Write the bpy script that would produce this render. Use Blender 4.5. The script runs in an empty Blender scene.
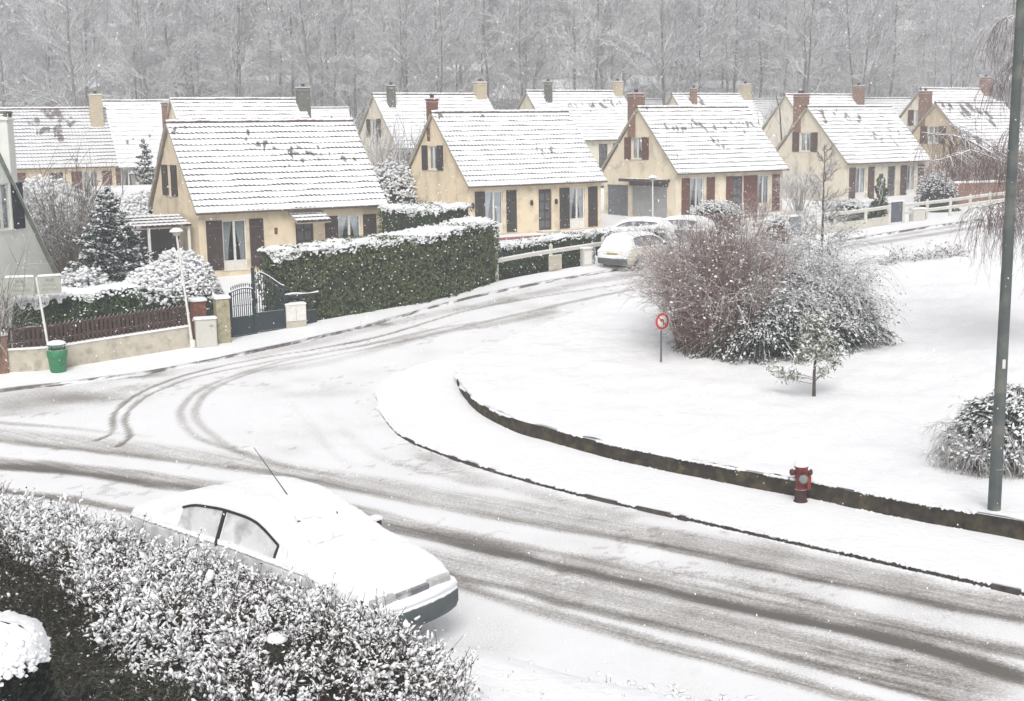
import bpy, math, random
import numpy as np
from mathutils import Matrix, Vector
PI = math.pi
scene = bpy.context.scene
COL = scene.collection
rng = np.random.default_rng(7)
random.seed(7)

# ---------------------------------------------------------------- camera model
F_PX, PITCH, ROLL, CAM_H = 1289.0, 0.16825, 0.0155, 7.1
HX = np.array([-400, -50, 26, 34, 42, 51.5, 63, 75, 100, 125, 160, 200, 260, 400.])
HZ = np.array([0, 0, 0, .25, .75, 1.55, 2.05, 2.3, 3.0, 4.6, 11, 20, 34, 60.])
_yy = np.linspace(-400, 400, 8001)
_zz = np.interp(_yy, HX, HZ)
_k = np.hanning(81); _k /= _k.sum()
_zz = np.convolve(np.pad(_zz, 40, mode='edge'), _k, mode='valid')
def T(y):
    return np.interp(y, _yy, _zz)
def ray(px, py):
    u0, v0 = px - 512, py - 350.5
    u = u0 * math.cos(ROLL) - v0 * math.sin(ROLL); v = u0 * math.sin(ROLL) + v0 * math.cos(ROLL)
    return np.array([u / F_PX, math.cos(PITCH) - v / F_PX * math.sin(PITCH), -math.sin(PITCH) - v / F_PX * math.cos(PITCH)])
def g(px, py, off=0.0):
    """the spot of the terrain (plus off) seen at a pixel of the survey photograph"""
    d = ray(px, py)
    ts = np.linspace(8, 240, 6000)
    h = CAM_H + ts * d[2] - T(ts * d[1]) - off
    i = int(np.argmax(h < 0))
    if h[i] >= 0: i = len(ts) - 1
    t = ts[i]
    return np.array([t * d[0], t * d[1], CAM_H + t * d[2]])
def at(px, py, Y):
    d = ray(px, py); t = Y / d[1]
    return np.array([t * d[0], Y, CAM_H + t * d[2]])

# ---------------------------------------------------------------- noise
_lat = np.random.default_rng(3).random((256, 256))
def vn(x, y, s=1.0, seed=0):
    x = np.asarray(x, float) / s + 31.7 * seed + 1000; y = np.asarray(y, float) / s + 17.3 * seed + 1000
    xi = np.floor(x).astype(int); yi = np.floor(y).astype(int); fx = x - xi; fy = y - yi
    fx = fx * fx * (3 - 2 * fx); fy = fy * fy * (3 - 2 * fy)
    a = _lat[xi % 256, yi % 256]; b = _lat[(xi + 1) % 256, yi % 256]
    c = _lat[xi % 256, (yi + 1) % 256]; d = _lat[(xi + 1) % 256, (yi + 1) % 256]
    return (a * (1 - fx) + b * fx) * (1 - fy) + (c * (1 - fx) + d * fx) * fy

# ---------------------------------------------------------------- materials
def M(name, col, rough=.8, var=.12, vs=4., snow=None, bump=0., bs=30., metal=0., spec=.3, col2=None, stain=None):
    m = bpy.data.materials.new(name); m.use_nodes = True
    nt = m.node_tree; N = nt.nodes; L = nt.links; N.clear()
    out = N.new('ShaderNodeOutputMaterial'); p = N.new('ShaderNodeBsdfPrincipled')
    L.new(p.outputs[0], out.inputs[0])
    p.inputs['Roughness'].default_value = rough; p.inputs['Metallic'].default_value = metal
    p.inputs['Specular IOR Level'].default_value = spec
    tc = N.new('ShaderNodeTexCoord')
    n1 = N.new('ShaderNodeTexNoise'); n1.inputs['Scale'].default_value = vs; n1.inputs['Detail'].default_value = 5
    L.new(tc.outputs['Object'], n1.inputs['Vector'])
    mr = N.new('ShaderNodeMapRange'); mr.inputs[1].default_value = .3; mr.inputs[2].default_value = .7
    L.new(n1.outputs['Fac'], mr.inputs[0])
    mx = N.new('ShaderNodeMix'); mx.data_type = 'RGBA'
    c2 = col2 if col2 else tuple(min(1, c * (1 + var)) for c in col)
    c1 = tuple(c * (1 - var) for c in col)
    mx.inputs['A'].default_value = (*c1, 1); mx.inputs['B'].default_value = (*c2, 1)
    L.new(mr.outputs[0], mx.inputs['Factor'])
    last = mx.outputs['Result']
    if stain:
        n3 = N.new('ShaderNodeTexNoise'); n3.inputs['Scale'].default_value = stain[1]; n3.inputs['Detail'].default_value = 8
        L.new(tc.outputs['Object'], n3.inputs['Vector'])
        r3 = N.new('ShaderNodeMapRange'); r3.inputs[1].default_value = .5; r3.inputs[2].default_value = .68
        r3.inputs[4].default_value = stain[2]
        L.new(n3.outputs['Fac'], r3.inputs[0])
        m3 = N.new('ShaderNodeMix'); m3.data_type = 'RGBA'; L.new(r3.outputs[0], m3.inputs['Factor'])
        L.new(last, m3.inputs['A']); m3.inputs['B'].default_value = (*stain[0], 1); last = m3.outputs['Result']
    if snow is not None:
        thr, soft, amp, ns = snow
        ge = N.new('ShaderNodeNewGeometry'); sx = N.new('ShaderNodeSeparateXYZ'); L.new(ge.outputs['Normal'], sx.inputs[0])
        n2 = N.new('ShaderNodeTexNoise'); n2.inputs['Scale'].default_value = ns; n2.inputs['Detail'].default_value = 3
        L.new(ge.outputs['Position'], n2.inputs['Vector'])
        a = N.new('ShaderNodeMath'); a.operation = 'MULTIPLY_ADD'; L.new(n2.outputs['Fac'], a.inputs[0])
        a.inputs[1].default_value = amp; L.new(sx.outputs['Z'], a.inputs[2])
        r = N.new('ShaderNodeMapRange'); r.interpolation_type = 'SMOOTHSTEP'
        r.inputs[1].default_value = thr + amp * .5; r.inputs[2].default_value = thr + amp * .5 + soft
        L.new(a.outputs[0], r.inputs[0])
        m2 = N.new('ShaderNodeMix'); m2.data_type = 'RGBA'; L.new(r.outputs[0], m2.inputs['Factor'])
        L.new(last, m2.inputs['A']); m2.inputs['B'].default_value = (.84, .85, .87, 1); last = m2.outputs['Result']
    L.new(last, p.inputs['Base Color'])
    if bump:
        nb = N.new('ShaderNodeTexNoise'); nb.inputs['Scale'].default_value = bs; nb.inputs['Detail'].default_value = 4
        L.new(tc.outputs['Object'], nb.inputs['Vector'])
        bm = N.new('ShaderNodeBump'); bm.inputs['Strength'].default_value = bump; bm.inputs['Distance'].default_value = .05
        L.new(nb.outputs['Fac'], bm.inputs['Height']); L.new(bm.outputs[0], p.inputs['Normal'])
    return m
SNOW = M('snow', (.86, .865, .88), .75, .02, 2., bump=.55, bs=7.)
SNOW_FINE = M('snow_clumps', (.85, .86, .875), .8, .02, 9., bump=.2, bs=60.)
def wall_mat(n, c, st=(.30, .25, .17)): return M(n, c, .9, .05, 1.2, bump=.12, bs=60, stain=(st, 1.6, .40))
CREAM = {1: wall_mat('render_cream_warm', (.72, .61, .44)), 2: wall_mat('render_cream_yellow', (.76, .64, .46)),
         3: wall_mat('render_pale_cream', (.76, .68, .53)), 4: wall_mat('render_beige', (.70, .64, .52)),
         5: wall_mat('render_buff', (.58, .48, .34)), 6: wall_mat('render_far', (.72, .67, .56)),
         0: wall_mat('render_grey_white', (.78, .79, .74), (.55, .57, .51))}
def wood(n, c): return M(n, c, .65, .3, 8., snow=(.25, .3, .5, 20.), bump=.2, bs=40)
SHUT = {1: wood('shutter_dark_brown', (.048, .032, .028)), 2: wood('shutter_black_brown', (.035, .028, .026)),
        3: wood('shutter_red_brown', (.13, .05, .034)), 4: wood('shutter_brown', (.085, .05, .04)),
        5: wood('shutter_umber', (.07, .05, .045)), 0: wood('shutter_navy', (.012, .014, .03))}
WHITE = M('white_paint', (.72, .71, .67), .5, .05, 5, stain=((.45, .43, .37), 6., .3))
DARKWOOD = M('dark_door_wood', (.05, .038, .035), .5, .3, 9.)
IRON = M('dark_green_iron', (.02, .035, .04), .5, .3, 10., snow=(.4, .3, .3, 20.))
BLACK = M('dark_plastic', (.02, .02, .022), .5, .2, 10.)
BRICK = M('red_brick', (.22, .09, .06), .9, .35, 12., snow=(.5, .2, .3, 9.), bump=.5, bs=40.)
BRICK2 = M('brown_brick', (.24, .14, .10), .9, .35, 12., snow=(.5, .2, .3, 9.), bump=.5, bs=40.)
STONE_CH = M('chimney_render', (.50, .43, .31), .9, .12, 6., snow=(.5, .2, .3, 9.))
GREY_CH = M('chimney_grey', (.13, .13, .11), .9, .2, 6., snow=(.5, .2, .3, 9.))
CONC = M('pale_concrete', (.50, .46, .38), .9, .12, 3., snow=(.5, .2, .3, 8.), stain=((.22, .20, .13), 3.5, .55), bump=.2, bs=25)
STONE = M('lichen_stone', (.36, .33, .22), .9, .2, 6., snow=(.55, .2, .3, 8.), stain=((.16, .15, .09), 7., .7), bump=.4, bs=25)
DARKSTONE = M('mossy_dark_stone', (.036, .030, .022), .95, .5, 7., snow=(.5, .25, .5, 7.), stain=((.10, .085, .045), 4., .8), bump=.6, bs=22)
KERBST = M('kerb_stone', (.07, .062, .055), .95, .4, 8., snow=(.25, .3, 1.9, 1.6), bump=.5, bs=30)
PINKT = M('terrace_edge', (.30, .13, .11), .9, .2, 6., snow=(.4, .3, .6, 9.))
METAL = M('galvanised_steel', (.30, .32, .33), .45, .12, 5., metal=.3, stain=((.17, .19, .18), 2.2, .5))
POLE = M('pole_grey_green', (.075, .09, .088), .6, .15, 3., snow=(.6, .2, .3, 8.), stain=((.26, .25, .20), 1.6, .6))
CAB = M('utility_grey', (.55, .54, .49), .6, .05, 4., snow=(.5, .2, .2, 8.), stain=((.35, .34, .29), 4., .35))
GREEN = M('litter_bin_green', (.03, .20, .085), .5, .1, 6., snow=(.6, .2, .3, 9.))
RED = M('hydrant_red', (.14, .016, .013), .45, .25, 14., snow=(.45, .25, .3, 20.), stain=((.07, .03, .03), 9., .85))
SIGNRED = M('sign_red', (.42, .03, .03), .5, .1, 8.)
SIGNW = M('sign_white', (.62, .60, .57), .5, .03, 8.)
INK = M('sign_ink', (.16, .17, .17), .7, .05, 8.)
INK2 = M('black_mark', (.03, .03, .03), .7, .05, 8.)
BARK = M('bark_snowed', (.075, .058, .05), .9, .35, 12., snow=(.25, .3, .5, 12.))
TWIG_R = M('red_brown_twigs', (.20, .115, .09), .9, .35, 5., snow=(.30, .4, .8, 9.))
TWIG_G = M('grey_twigs', (.16, .135, .11), .9, .35, 5., snow=(.15, .4, .8, 9.))
TWIG_W = M('frosted_twigs', (.22, .20, .19), .9, .2, 5., snow=(-.15, .4, .8, 6.))
BIRCH = M('weeping_twigs', (.17, .12, .11), .9, .3, 5., snow=(.28, .35, .8, 9.))
FOR_T = M('wood_trunk_mist_tint', (.19, .188, .185), .95, .3, 1.5, snow=(.15, .4, 1.0, 1.5))  # bark paled so the mist's veil sits in the colour
FOR_C = M('wood_twigs_mist_tint', (.37, .37, .375), .95, .25, .6, snow=(-.25, .7, 1.1, 1.0))  # pale grey: frosted twigs, with extra mist painted into the colour
def leafm(n, c, thr=.80, amp=.6): return M(n, c, .6, .45, 7., snow=(thr, .25, amp, 4.), spec=.3)
LEAF_D = leafm('leaf_dark_green', (.036, .078, .022), 1.0)
LEAF_B = leafm('leaf_box_hedge', (.072, .098, .036), 1.0)
LEAF_Y = leafm('leaf_yellow_green', (.15, .17, .035), .7)
LEAF_N = leafm('needle_blue_green', (.022, .042, .036), .75, .9)
LEAF_J = leafm('juniper_needles', (.024, .042, .022), .95, .9)
LEAF_P = leafm('pine_needles', (.11, .13, .06), .35, .8)
LEAF_F = leafm('privet_dead_leaf', (.055, .042, .02), .3, .6)
LEAF_BR = leafm('brown_leaf', (.16, .10, .055), .5, .7)
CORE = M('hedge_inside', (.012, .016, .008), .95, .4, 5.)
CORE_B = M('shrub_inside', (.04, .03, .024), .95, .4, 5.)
CURT = M('lace_curtain', (.62, .62, .60), .8, .08, 6.)
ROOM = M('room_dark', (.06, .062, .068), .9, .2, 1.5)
GUT = M('gutter_brown', (.12, .095, .075), .6, .1, 4., snow=(.5, .2, .3, 6.))
def glass():
    m = bpy.data.materials.new('window_glass'); m.use_nodes = True; nt = m.node_tree; nt.nodes.clear()
    o = nt.nodes.new('ShaderNodeOutputMaterial'); a = nt.nodes.new('ShaderNodeBsdfTransparent'); b = nt.nodes.new('ShaderNodeBsdfGlossy')
    b.inputs['Roughness'].default_value = .06; b.inputs[0].default_value = (.75, .8, .85, 1); a.inputs[0].default_value = (.8, .85, .88, 1)
    x = nt.nodes.new('ShaderNodeMixShader'); x.inputs[0].default_value = .32
    nt.links.new(a.outputs[0], x.inputs[1]); nt.links.new(b.outputs[0], x.inputs[2]); nt.links.new(x.outputs[0], o.inputs[0])
    return m
GLASS = glass()
CARGLASS = M('car_glass_snowed', (.13, .14, .15), .25, .1, 4., spec=.5, stain=((.66, .67, .69), 3.2, 1.))
CARGLASS_D = M('windscreen_dark', (.05, .055, .06), .2, .1, 4., spec=.5)
CARGLASS2 = M('car_glass_misted', (.66, .67, .68), .7, .1, 3., spec=.3, stain=((.16, .17, .18), 2.6, .75), bump=.5, bs=9)
PAINT_S = M('car_paint_silver', (.55, .56, .57), .45, .04, 4., spec=.4, snow=(.05, .3, .7, 5.), stain=((.78, .79, .8), 4., .9))
PAINT_C = M('car_paint_cream', (.62, .58, .46), .35, .04, 4., spec=.5, snow=(.2, .3, .5, 6.), stain=((.74, .74, .73), 4., .6))
PAINT_G = M('car_paint_grey', (.12, .13, .14), .35, .04, 4., spec=.5, snow=(.25, .3, .5, 5.))
BUMP = M('bumper_grey', (.085, .10, .105), .6, .1, 6., snow=(.35, .2, .4, 9.))
RUBBER = M('tyre_rubber', (.02, .02, .02), .9, .2, 9., snow=(.6, .2, .5, 9.))
RIM = M('wheel_rim', (.25, .25, .25), .5, .1, 9.)
LAMP = M('headlamp_lens', (.42, .43, .42), .15, .1, 9., stain=((.7, .7, .72), 9., .7))
TAILR = M('tail_lens', (.10, .06, .055), .4, .1, 9., snow=(-.3, .3, .9, 9.))
PLATE = M('plate_yellow', (.36, .30, .14), .5, .1, 9.)

def roof_mat(name, tile, riser_cover, bare_noise):
    m = bpy.data.materials.new(name); m.use_nodes = True; nt = m.node_tree; N = nt.nodes; L = nt.links
    p = N['Principled BSDF']; p.inputs['Roughness'].default_value = .8
    tc = N.new('ShaderNodeTexCoord'); ge = N.new('ShaderNodeNewGeometry')
    at_ = N.new('ShaderNodeAttribute'); at_.attribute_name = 'bare'
    n1 = N.new('ShaderNodeTexNoise'); n1.inputs['Scale'].default_value = 3.2; n1.inputs['Detail'].default_value = 4
    mp = N.new('ShaderNodeMapping'); mp.inputs['Scale'].default_value = (1., .8, .8)
    L.new(tc.outputs['Object'], mp.inputs[0]); L.new(mp.outputs[0], n1.inputs['Vector'])
    ma = N.new('ShaderNodeMath'); ma.operation = 'MULTIPLY_ADD'; L.new(n1.outputs['Fac'], ma.inputs[0]); ma.inputs[1].default_value = bare_noise
    L.new(at_.outputs['Fac'], ma.inputs[2])
    r = N.new('ShaderNodeMapRange'); r.interpolation_type = 'SMOOTHSTEP'; r.inputs[1].default_value = .66; r.inputs[2].default_value = 1.02; r.inputs[4].default_value = .85
    L.new(ma.outputs[0], r.inputs[0])
    n2 = N.new('ShaderNodeTexNoise'); n2.inputs['Scale'].default_value = 9.; n2.inputs['Detail'].default_value = 5
    L.new(tc.outputs['Object'], n2.inputs['Vector'])
    tl = N.new('ShaderNodeMix'); tl.data_type = 'RGBA'; tl.inputs['A'].default_value = (*[c * .6 for c in tile], 1); tl.inputs['B'].default_value = (*[c * 1.5 for c in tile], 1)
    L.new(n2.outputs['Fac'], tl.inputs['Factor'])
    mx = N.new('ShaderNodeMix'); mx.data_type = 'RGBA'; mx.inputs['A'].default_value = (.85, .86, .88, 1)
    L.new(r.outputs[0], mx.inputs['Factor']); L.new(tl.outputs['Result'], mx.inputs['B']); L.new(mx.outputs['Result'], p.inputs['Base Color'])
    nb = N.new('ShaderNodeBump'); nb.inputs['Strength'].default_value = .15; nb.inputs['Distance'].default_value = .04
    L.new(n2.outputs['Fac'], nb.inputs['Height']); L.new(nb.outputs[0], p.inputs['Normal'])
    return m
def riser_mat(name, tile, cover):
    m = M(name, tile, .9, .4, 6.)
    nt = m.node_tree; N = nt.nodes; L = nt.links; p = [n for n in N if n.type == 'BSDF_PRINCIPLED'][0]
    src = p.inputs['Base Color'].links[0].from_socket
    tc = N.new('ShaderNodeTexCoord'); n = N.new('ShaderNodeTexNoise'); n.inputs['Scale'].default_value = 1.6; n.inputs['Detail'].default_value = 6
    L.new(tc.outputs['Object'], n.inputs['Vector'])
    r = N.new('ShaderNodeMapRange'); r.inputs[1].default_value = .62 - cover * .35; r.inputs[2].default_value = .80 - cover * .35
    r.inputs[4].default_value = .95
    L.new(n.outputs['Fac'], r.inputs[0])
    x = N.new('ShaderNodeMix'); x.data_type = 'RGBA'; L.new(r.outputs[0], x.inputs['Factor']); L.new(src, x.inputs['A'])
    x.inputs['B'].default_value = (.8, .81, .83, 1); L.new(x.outputs['Result'], p.inputs['Base Color'])
    return m
TILE = (.055, .043, .038)
ROOF_A = (roof_mat('roof_snow_patchy', TILE, .2, .66), riser_mat('roof_course_edge', (.055, .045, .042), .12))
ROOF_B = (roof_mat('roof_snow_full', (.07, .055, .05), .2, .58), riser_mat('roof_course_edge_soft', (.08, .075, .072), .42))
ROOF_C = (roof_mat('roof_snow_thick', (.08, .06, .055), .2, .5), riser_mat('roof_course_edge_faint', (.16, .16, .16), .75))
ROOF_D = (roof_mat('roof_snow_thin', (.07, .055, .05), .2, .98), riser_mat('roof_course_edge_dark', (.10, .085, .078), .1))

ROOF_E = (roof_mat('roof_snow_sparse', (.11, .085, .075), .2, 1.02), riser_mat('roof_course_edge_bare', (.06, .048, .042), .05))
for _m in (ROOF_E[0],):
    [n for n in _m.node_tree.nodes if n.type == 'MIX'][1].inputs['A'].default_value = (.70, .71, .73, 1)

def road_mat():
    m = bpy.data.materials.new('snowy_road'); m.use_nodes = True; nt = m.node_tree; N = nt.nodes; L = nt.links
    p = N['Principled BSDF']
    tc = N.new('ShaderNodeTexCoord')
    at_ = N.new('ShaderNodeAttribute'); at_.attribute_name = 'slush'
    def noise(s, d, w=0., vec=None):
        n = N.new('ShaderNodeTexNoise'); n.inputs['Scale'].default_value = s; n.inputs['Detail'].default_value = d; n.inputs['Roughness'].default_value = .72
        L.new(vec or tc.outputs['Object'], n.inputs['Vector']); return n.outputs['Fac']
    # streaks along the driving direction of the lower road
    mp = N.new('ShaderNodeMapping'); mp.inputs['Rotation'].default_value = (0, 0, math.radians(36)); L.new(tc.outputs['Object'], mp.inputs[0])
    mp2 = N.new('ShaderNodeMapping'); mp2.inputs['Scale'].default_value = (.07, 2.6, 1.); L.new(mp.outputs[0], mp2.inputs[0])
    st = noise(3.2, 6, vec=mp2.outputs[0]); fn = noise(24., 7); md = noise(2.2, 5)
    def add(a, k, b):
        x = N.new('ShaderNodeMath'); x.operation = 'MULTIPLY_ADD'; L.new(a, x.inputs[0]); x.inputs[1].default_value = k
        if isinstance(b, float): x.inputs[2].default_value = b
        else: L.new(b, x.inputs[2])
        return x.outputs[0]
    a2 = N.new('ShaderNodeAttribute'); a2.attribute_name = 'streak'
    sc_ = N.new('ShaderNodeMath'); sc_.operation = 'MULTIPLY'; L.new(add(st, 1.3, -.65), sc_.inputs[0]); L.new(a2.outputs['Fac'], sc_.inputs[1])
    s = add(fn, 1.5, -.95); s = add(md, .4, s); s = add(sc_.outputs[0], 1., s)      # zero mean
    w = N.new('ShaderNodeMapRange'); w.inputs[1].default_value = .02; w.inputs[2].default_value = .35; L.new(at_.outputs['Fac'], w.inputs[0])
    w.inputs[3].default_value = .12
    k = N.new('ShaderNodeMath'); k.operation = 'MULTIPLY'; L.new(s, k.inputs[0]); L.new(w.outputs[0], k.inputs[1])
    tot = N.new('ShaderNodeMath'); L.new(k.outputs[0], tot.inputs[0]); L.new(at_.outputs['Fac'], tot.inputs[1])
    cr = N.new('ShaderNodeValToRGB'); e = cr.color_ramp.elements
    e[0].position = .0; e[0].color = (.85, .855, .87, 1); e[1].position = 1.; e[1].color = (.13, .12, .11, 1)
    for pos, c in ((.12, (.80, .80, .81, 1)), (.35, (.55, .54, .53, 1)), (.6, (.36, .345, .33, 1)), (.8, (.22, .205, .19, 1))):
        q = e.new(pos); q.color = c
    L.new(tot.outputs[0], cr.inputs[0]); L.new(cr.outputs[0], p.inputs['Base Color'])
    rr = N.new('ShaderNodeMapRange'); rr.inputs[1].default_value = .3; rr.inputs[2].default_value = .9; rr.inputs[3].default_value = .8; rr.inputs[4].default_value = .5
    L.new(tot.outputs[0], rr.inputs[0]); L.new(rr.outputs[0], p.inputs['Roughness'])
    bm = N.new('ShaderNodeBump'); bm.inputs['Strength'].default_value = .35; bm.inputs['Distance'].default_value = .04
    L.new(s, bm.inputs['Height']); L.new(bm.outputs[0], p.inputs['Normal'])
    return m
ROAD = road_mat()

# ---------------------------------------------------------------- mesh builder
class MB:
    def __init__(s): s.v = []; s.n = 0; s.f = []; s.bare = None
    def add(s, V, Fc, mat=0, smooth=False):
        V = np.asarray(V, float).reshape(-1, 3); Fc = np.asarray(Fc, dtype=np.int64)
        if Fc.ndim == 1: Fc = Fc[None]
        s.v.append(V); m = np.broadcast_to(np.asarray(mat), (len(Fc),)).copy()
        s.f.append((Fc + s.n, m, smooth)); s.n += len(V); return s
    def box(s, a, b, mat=0, Mx=None, smooth=False):
        x0, y0, z0 = a; x1, y1, z1 = b
        V = np.array([[x0, y0, z0], [x1, y0, z0], [x1, y1, z0], [x0, y1, z0], [x0, y0, z1], [x1, y0, z1], [x1, y1, z1], [x0, y1, z1]], float)
        if Mx is not None: V = xf(V, Mx)
        return s.add(V, [[0, 3, 2, 1], [4, 5, 6, 7], [0, 1, 5, 4], [1, 2, 6, 5], [2, 3, 7, 6], [3, 0, 4, 7]], mat, smooth)
    def bbox(s, a, b, bev=.01, mat=0, Mx=None):
        """box with chamfered upright and top edges"""
        x0, y0, z0 = a; x1, y1, z1 = b; c = bev
        def ring(z, i): return [[x0 + c + i, y0 + i, z], [x1 - c - i, y0 + i, z], [x1 - i, y0 + c + i, z], [x1 - i, y1 - c - i, z], [x1 - c - i, y1 - i, z], [x0 + c + i, y1 - i, z], [x0 + i, y1 - c - i, z], [x0 + i, y0 + c + i, z]]
        V = np.array(ring(z0, 0) + ring(z1 - c, 0) + ring(z1, c))
        if Mx is not None: V = xf(V, Mx)
        f = [[k * 8 + i, k * 8 + (i + 1) % 8, k * 8 + 8 + (i + 1) % 8, k * 8 + 8 + i] for k in (0, 1) for i in range(8)]
        s.add(V, f, mat); s.v.append(V[16:]); s.f.append((np.arange(8)[None] + s.n, np.array([mat]), False)); s.n += 8
        return s
    def tubes(s, P0, P1, R0, R1, n=3, mat=0, smooth=True):
        P0 = np.asarray(P0, float).reshape(-1, 3); P1 = np.asarray(P1, float).reshape(-1, 3); K = len(P0)
        R0 = np.broadcast_to(R0, (K,)); R1 = np.broadcast_to(R1, (K,))
        d = P1 - P0; d /= np.linalg.norm(d, axis=1)[:, None] + 1e-9
        h = np.where(np.abs(d[:, 2:3]) < .9, [[0, 0, 1.]], [[1., 0, 0]])
        a = np.cross(d, h); a /= np.linalg.norm(a, axis=1)[:, None]; b = np.cross(d, a)
        th = np.arange(n) * 2 * PI / n
        ring = a[:, None] * np.cos(th)[None, :, None] + b[:, None] * np.sin(th)[None, :, None]
        V = np.concatenate([P0[:, None] + ring * R0[:, None, None], P1[:, None] + ring * R1[:, None, None]], 1)
        i = np.arange(n); j = (i + 1) % n
        f = np.stack([i, i + n, j + n, j], 1)
        Fc = (f[None] + (np.arange(K) * 2 * n)[:, None, None]).reshape(-1, 4)
        return s.add(V.reshape(-1, 3), Fc, mat, smooth)
    def tube(s, pts, rad, n=8, mat=0, cap=True):
        pts = np.asarray(pts, float); K = len(pts); rad = np.broadcast_to(rad, (K,))
        d = np.gradient(pts, axis=0); d /= np.linalg.norm(d, axis=1)[:, None]
        h = np.array([0, 0, 1.]) if abs(d[0][2]) < .9 else np.array([1., 0, 0])
        th = np.arange(n) * 2 * PI / n; V = []
        for k in range(K):
            a = np.cross(d[k], h); a /= np.linalg.norm(a); b = np.cross(d[k], a)
            V.append(pts[k] + rad[k] * (np.cos(th)[:, None] * a + np.sin(th)[:, None] * b))
        V = np.concatenate(V); f = [[k * n + i, k * n + n + i, k * n + n + (i + 1) % n, k * n + (i + 1) % n] for k in range(K - 1) for i in range(n)]
        s.add(V, f, mat, True)
        if cap:
            for k in (0, K - 1):
                s.v.append(V[k * n:k * n + n]); s.f.append((np.arange(n)[None] + s.n, np.array([mat]), False)); s.n += n
        return s
    def lathe(s, prof, n=16, c=(0, 0, 0), mat=0, Mx=None, smooth=True):
        th = np.arange(n) * 2 * PI / n
        V = np.concatenate([np.stack([r * np.cos(th), r * np.sin(th), np.full(n, z)], 1) for r, z in prof])
        if Mx is not None: V = xf(V, Mx)
        V = V + np.array(c); K = len(prof)
        f = [[k * n + i, k * n + (i + 1) % n, k * n + n + (i + 1) % n, k * n + n + i] for k in range(K - 1) for i in range(n)]
        return s.add(V, f, mat, smooth)
    def grid(s, P, mat=0, smooth=True, flip=False):
        nu, nv = P.shape[:2]; i, j = np.meshgrid(np.arange(nu - 1), np.arange(nv - 1), indexing='ij')
        a = (i * nv + j).ravel(); f = np.stack([a, a + nv, a + nv + 1, a + 1], 1)
        if flip: f = f[:, ::-1]
        return s.add(P.reshape(-1, 3), f, mat, smooth)
    def scatter(s, tv, tf, pos, rot, scl, mat=0, smooth=False):
        tv = np.asarray(tv, float); tf = np.asarray(tf); K = len(pos)
        scl = np.asarray(scl, float)
        if scl.ndim == 1: scl = scl[:, None]
        V = np.einsum('kij,kpj->kpi', rot, tv[None] * scl[:, None, :]) + pos[:, None]
        Fc = (tf[None] + (np.arange(K) * len(tv))[:, None, None]).reshape(-1, tf.shape[1])
        if np.ndim(mat): mat = np.repeat(mat, len(tf))
        return s.add(V.reshape(-1, 3), Fc, mat, smooth)
    def build(s, name, mats, parent=None, attr=None):
        me = bpy.data.meshes.new(name)
        V = np.concatenate(s.v) if s.v else np.zeros((0, 3))
        me.vertices.add(len(V)); me.vertices.foreach_set('co', V.astype(np.float32).ravel())
        vi = np.concatenate([f.ravel() for f, m, sm in s.f]); tot = np.concatenate([np.full(len(f), f.shape[1]) for f, m, sm in s.f])
        st = np.concatenate([[0], np.cumsum(tot)[:-1]])
        me.loops.add(len(vi)); me.loops.foreach_set('vertex_index', vi.astype(np.int32))
        me.polygons.add(len(tot)); me.polygons.foreach_set('loop_start', st.astype(np.int32))
        me.polygons.foreach_set('material_index', np.concatenate([m for f, m, sm in s.f]).astype(np.int32))
        me.polygons.foreach_set('use_smooth', np.concatenate([np.full(len(f), sm) for f, m, sm in s.f]))
        if not isinstance(mats, (list, tuple)): mats = [mats]
        for m in mats: me.materials.append(m)
        if attr:
            for k, a in attr.items():
                la = me.attributes.new(k, 'FLOAT', 'POINT'); la.data.foreach_set('value', np.asarray(a, np.float32))
        me.update(calc_edges=True); me.validate()
        o = bpy.data.objects.new(name, me); COL.objects.link(o)
        if parent: o.parent = parent
        return o
def xf(V, Mx):
    A = np.array(Mx); return V @ A[:3, :3].T + A[:3, 3]
def TR(x=0, y=0, z=0, rz=0, rx=0, ry=0):
    return Matrix.Translation((x, y, z)) @ Matrix.Rotation(rz, 4, 'Z') @ Matrix.Rotation(ry, 4, 'Y') @ Matrix.Rotation(rx, 4, 'X')
def basis(Nv, spin):
    """rotation matrices whose local z is Nv"""
    Nv = Nv / (np.linalg.norm(Nv, axis=1)[:, None] + 1e-9)
    h = np.where(np.abs(Nv[:, 2:3]) < .9, [[0, 0, 1.]], [[1., 0, 0]])
    a = np.cross(h, Nv); a /= np.linalg.norm(a, axis=1)[:, None]; b = np.cross(Nv, a)
    c, s_ = np.cos(spin)[:, None], np.sin(spin)[:, None]
    return np.stack([a * c + b * s_, -a * s_ + b * c, Nv], 2)
def rdir(n):
    v = rng.normal(size=(n, 3)); return v / np.linalg.norm(v, axis=1)[:, None]
LEAF_V = [[0, -.5, 0], [.28, 0, .08], [0, .5, 0], [-.28, 0, .08]]; LEAF_F4 = [[0, 1, 2, 3]]
_t = (1 + 5 ** .5) / 2
ICO_V = np.array([[-1, _t, 0], [1, _t, 0], [-1, -_t, 0], [1, -_t, 0], [0, -1, _t], [0, 1, _t], [0, -1, -_t], [0, 1, -_t], [_t, 0, -1], [_t, 0, 1], [-_t, 0, -1], [-_t, 0, 1]]) / 1.9
ICO_F = [[0, 11, 5], [0, 5, 1], [0, 1, 7], [0, 7, 10], [0, 10, 11], [1, 5, 9], [5, 11, 4], [11, 10, 2], [10, 7, 6], [7, 1, 8], [3, 9, 4], [3, 4, 2], [3, 2, 6], [3, 6, 8], [3, 8, 9], [4, 9, 5], [2, 4, 11], [6, 2, 10], [8, 6, 7], [9, 8, 1]]
OCT_V = [[1, 0, 0], [-1, 0, 0], [0, 1, 0], [0, -1, 0], [0, 0, 1], [0, 0, -1]]
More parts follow.
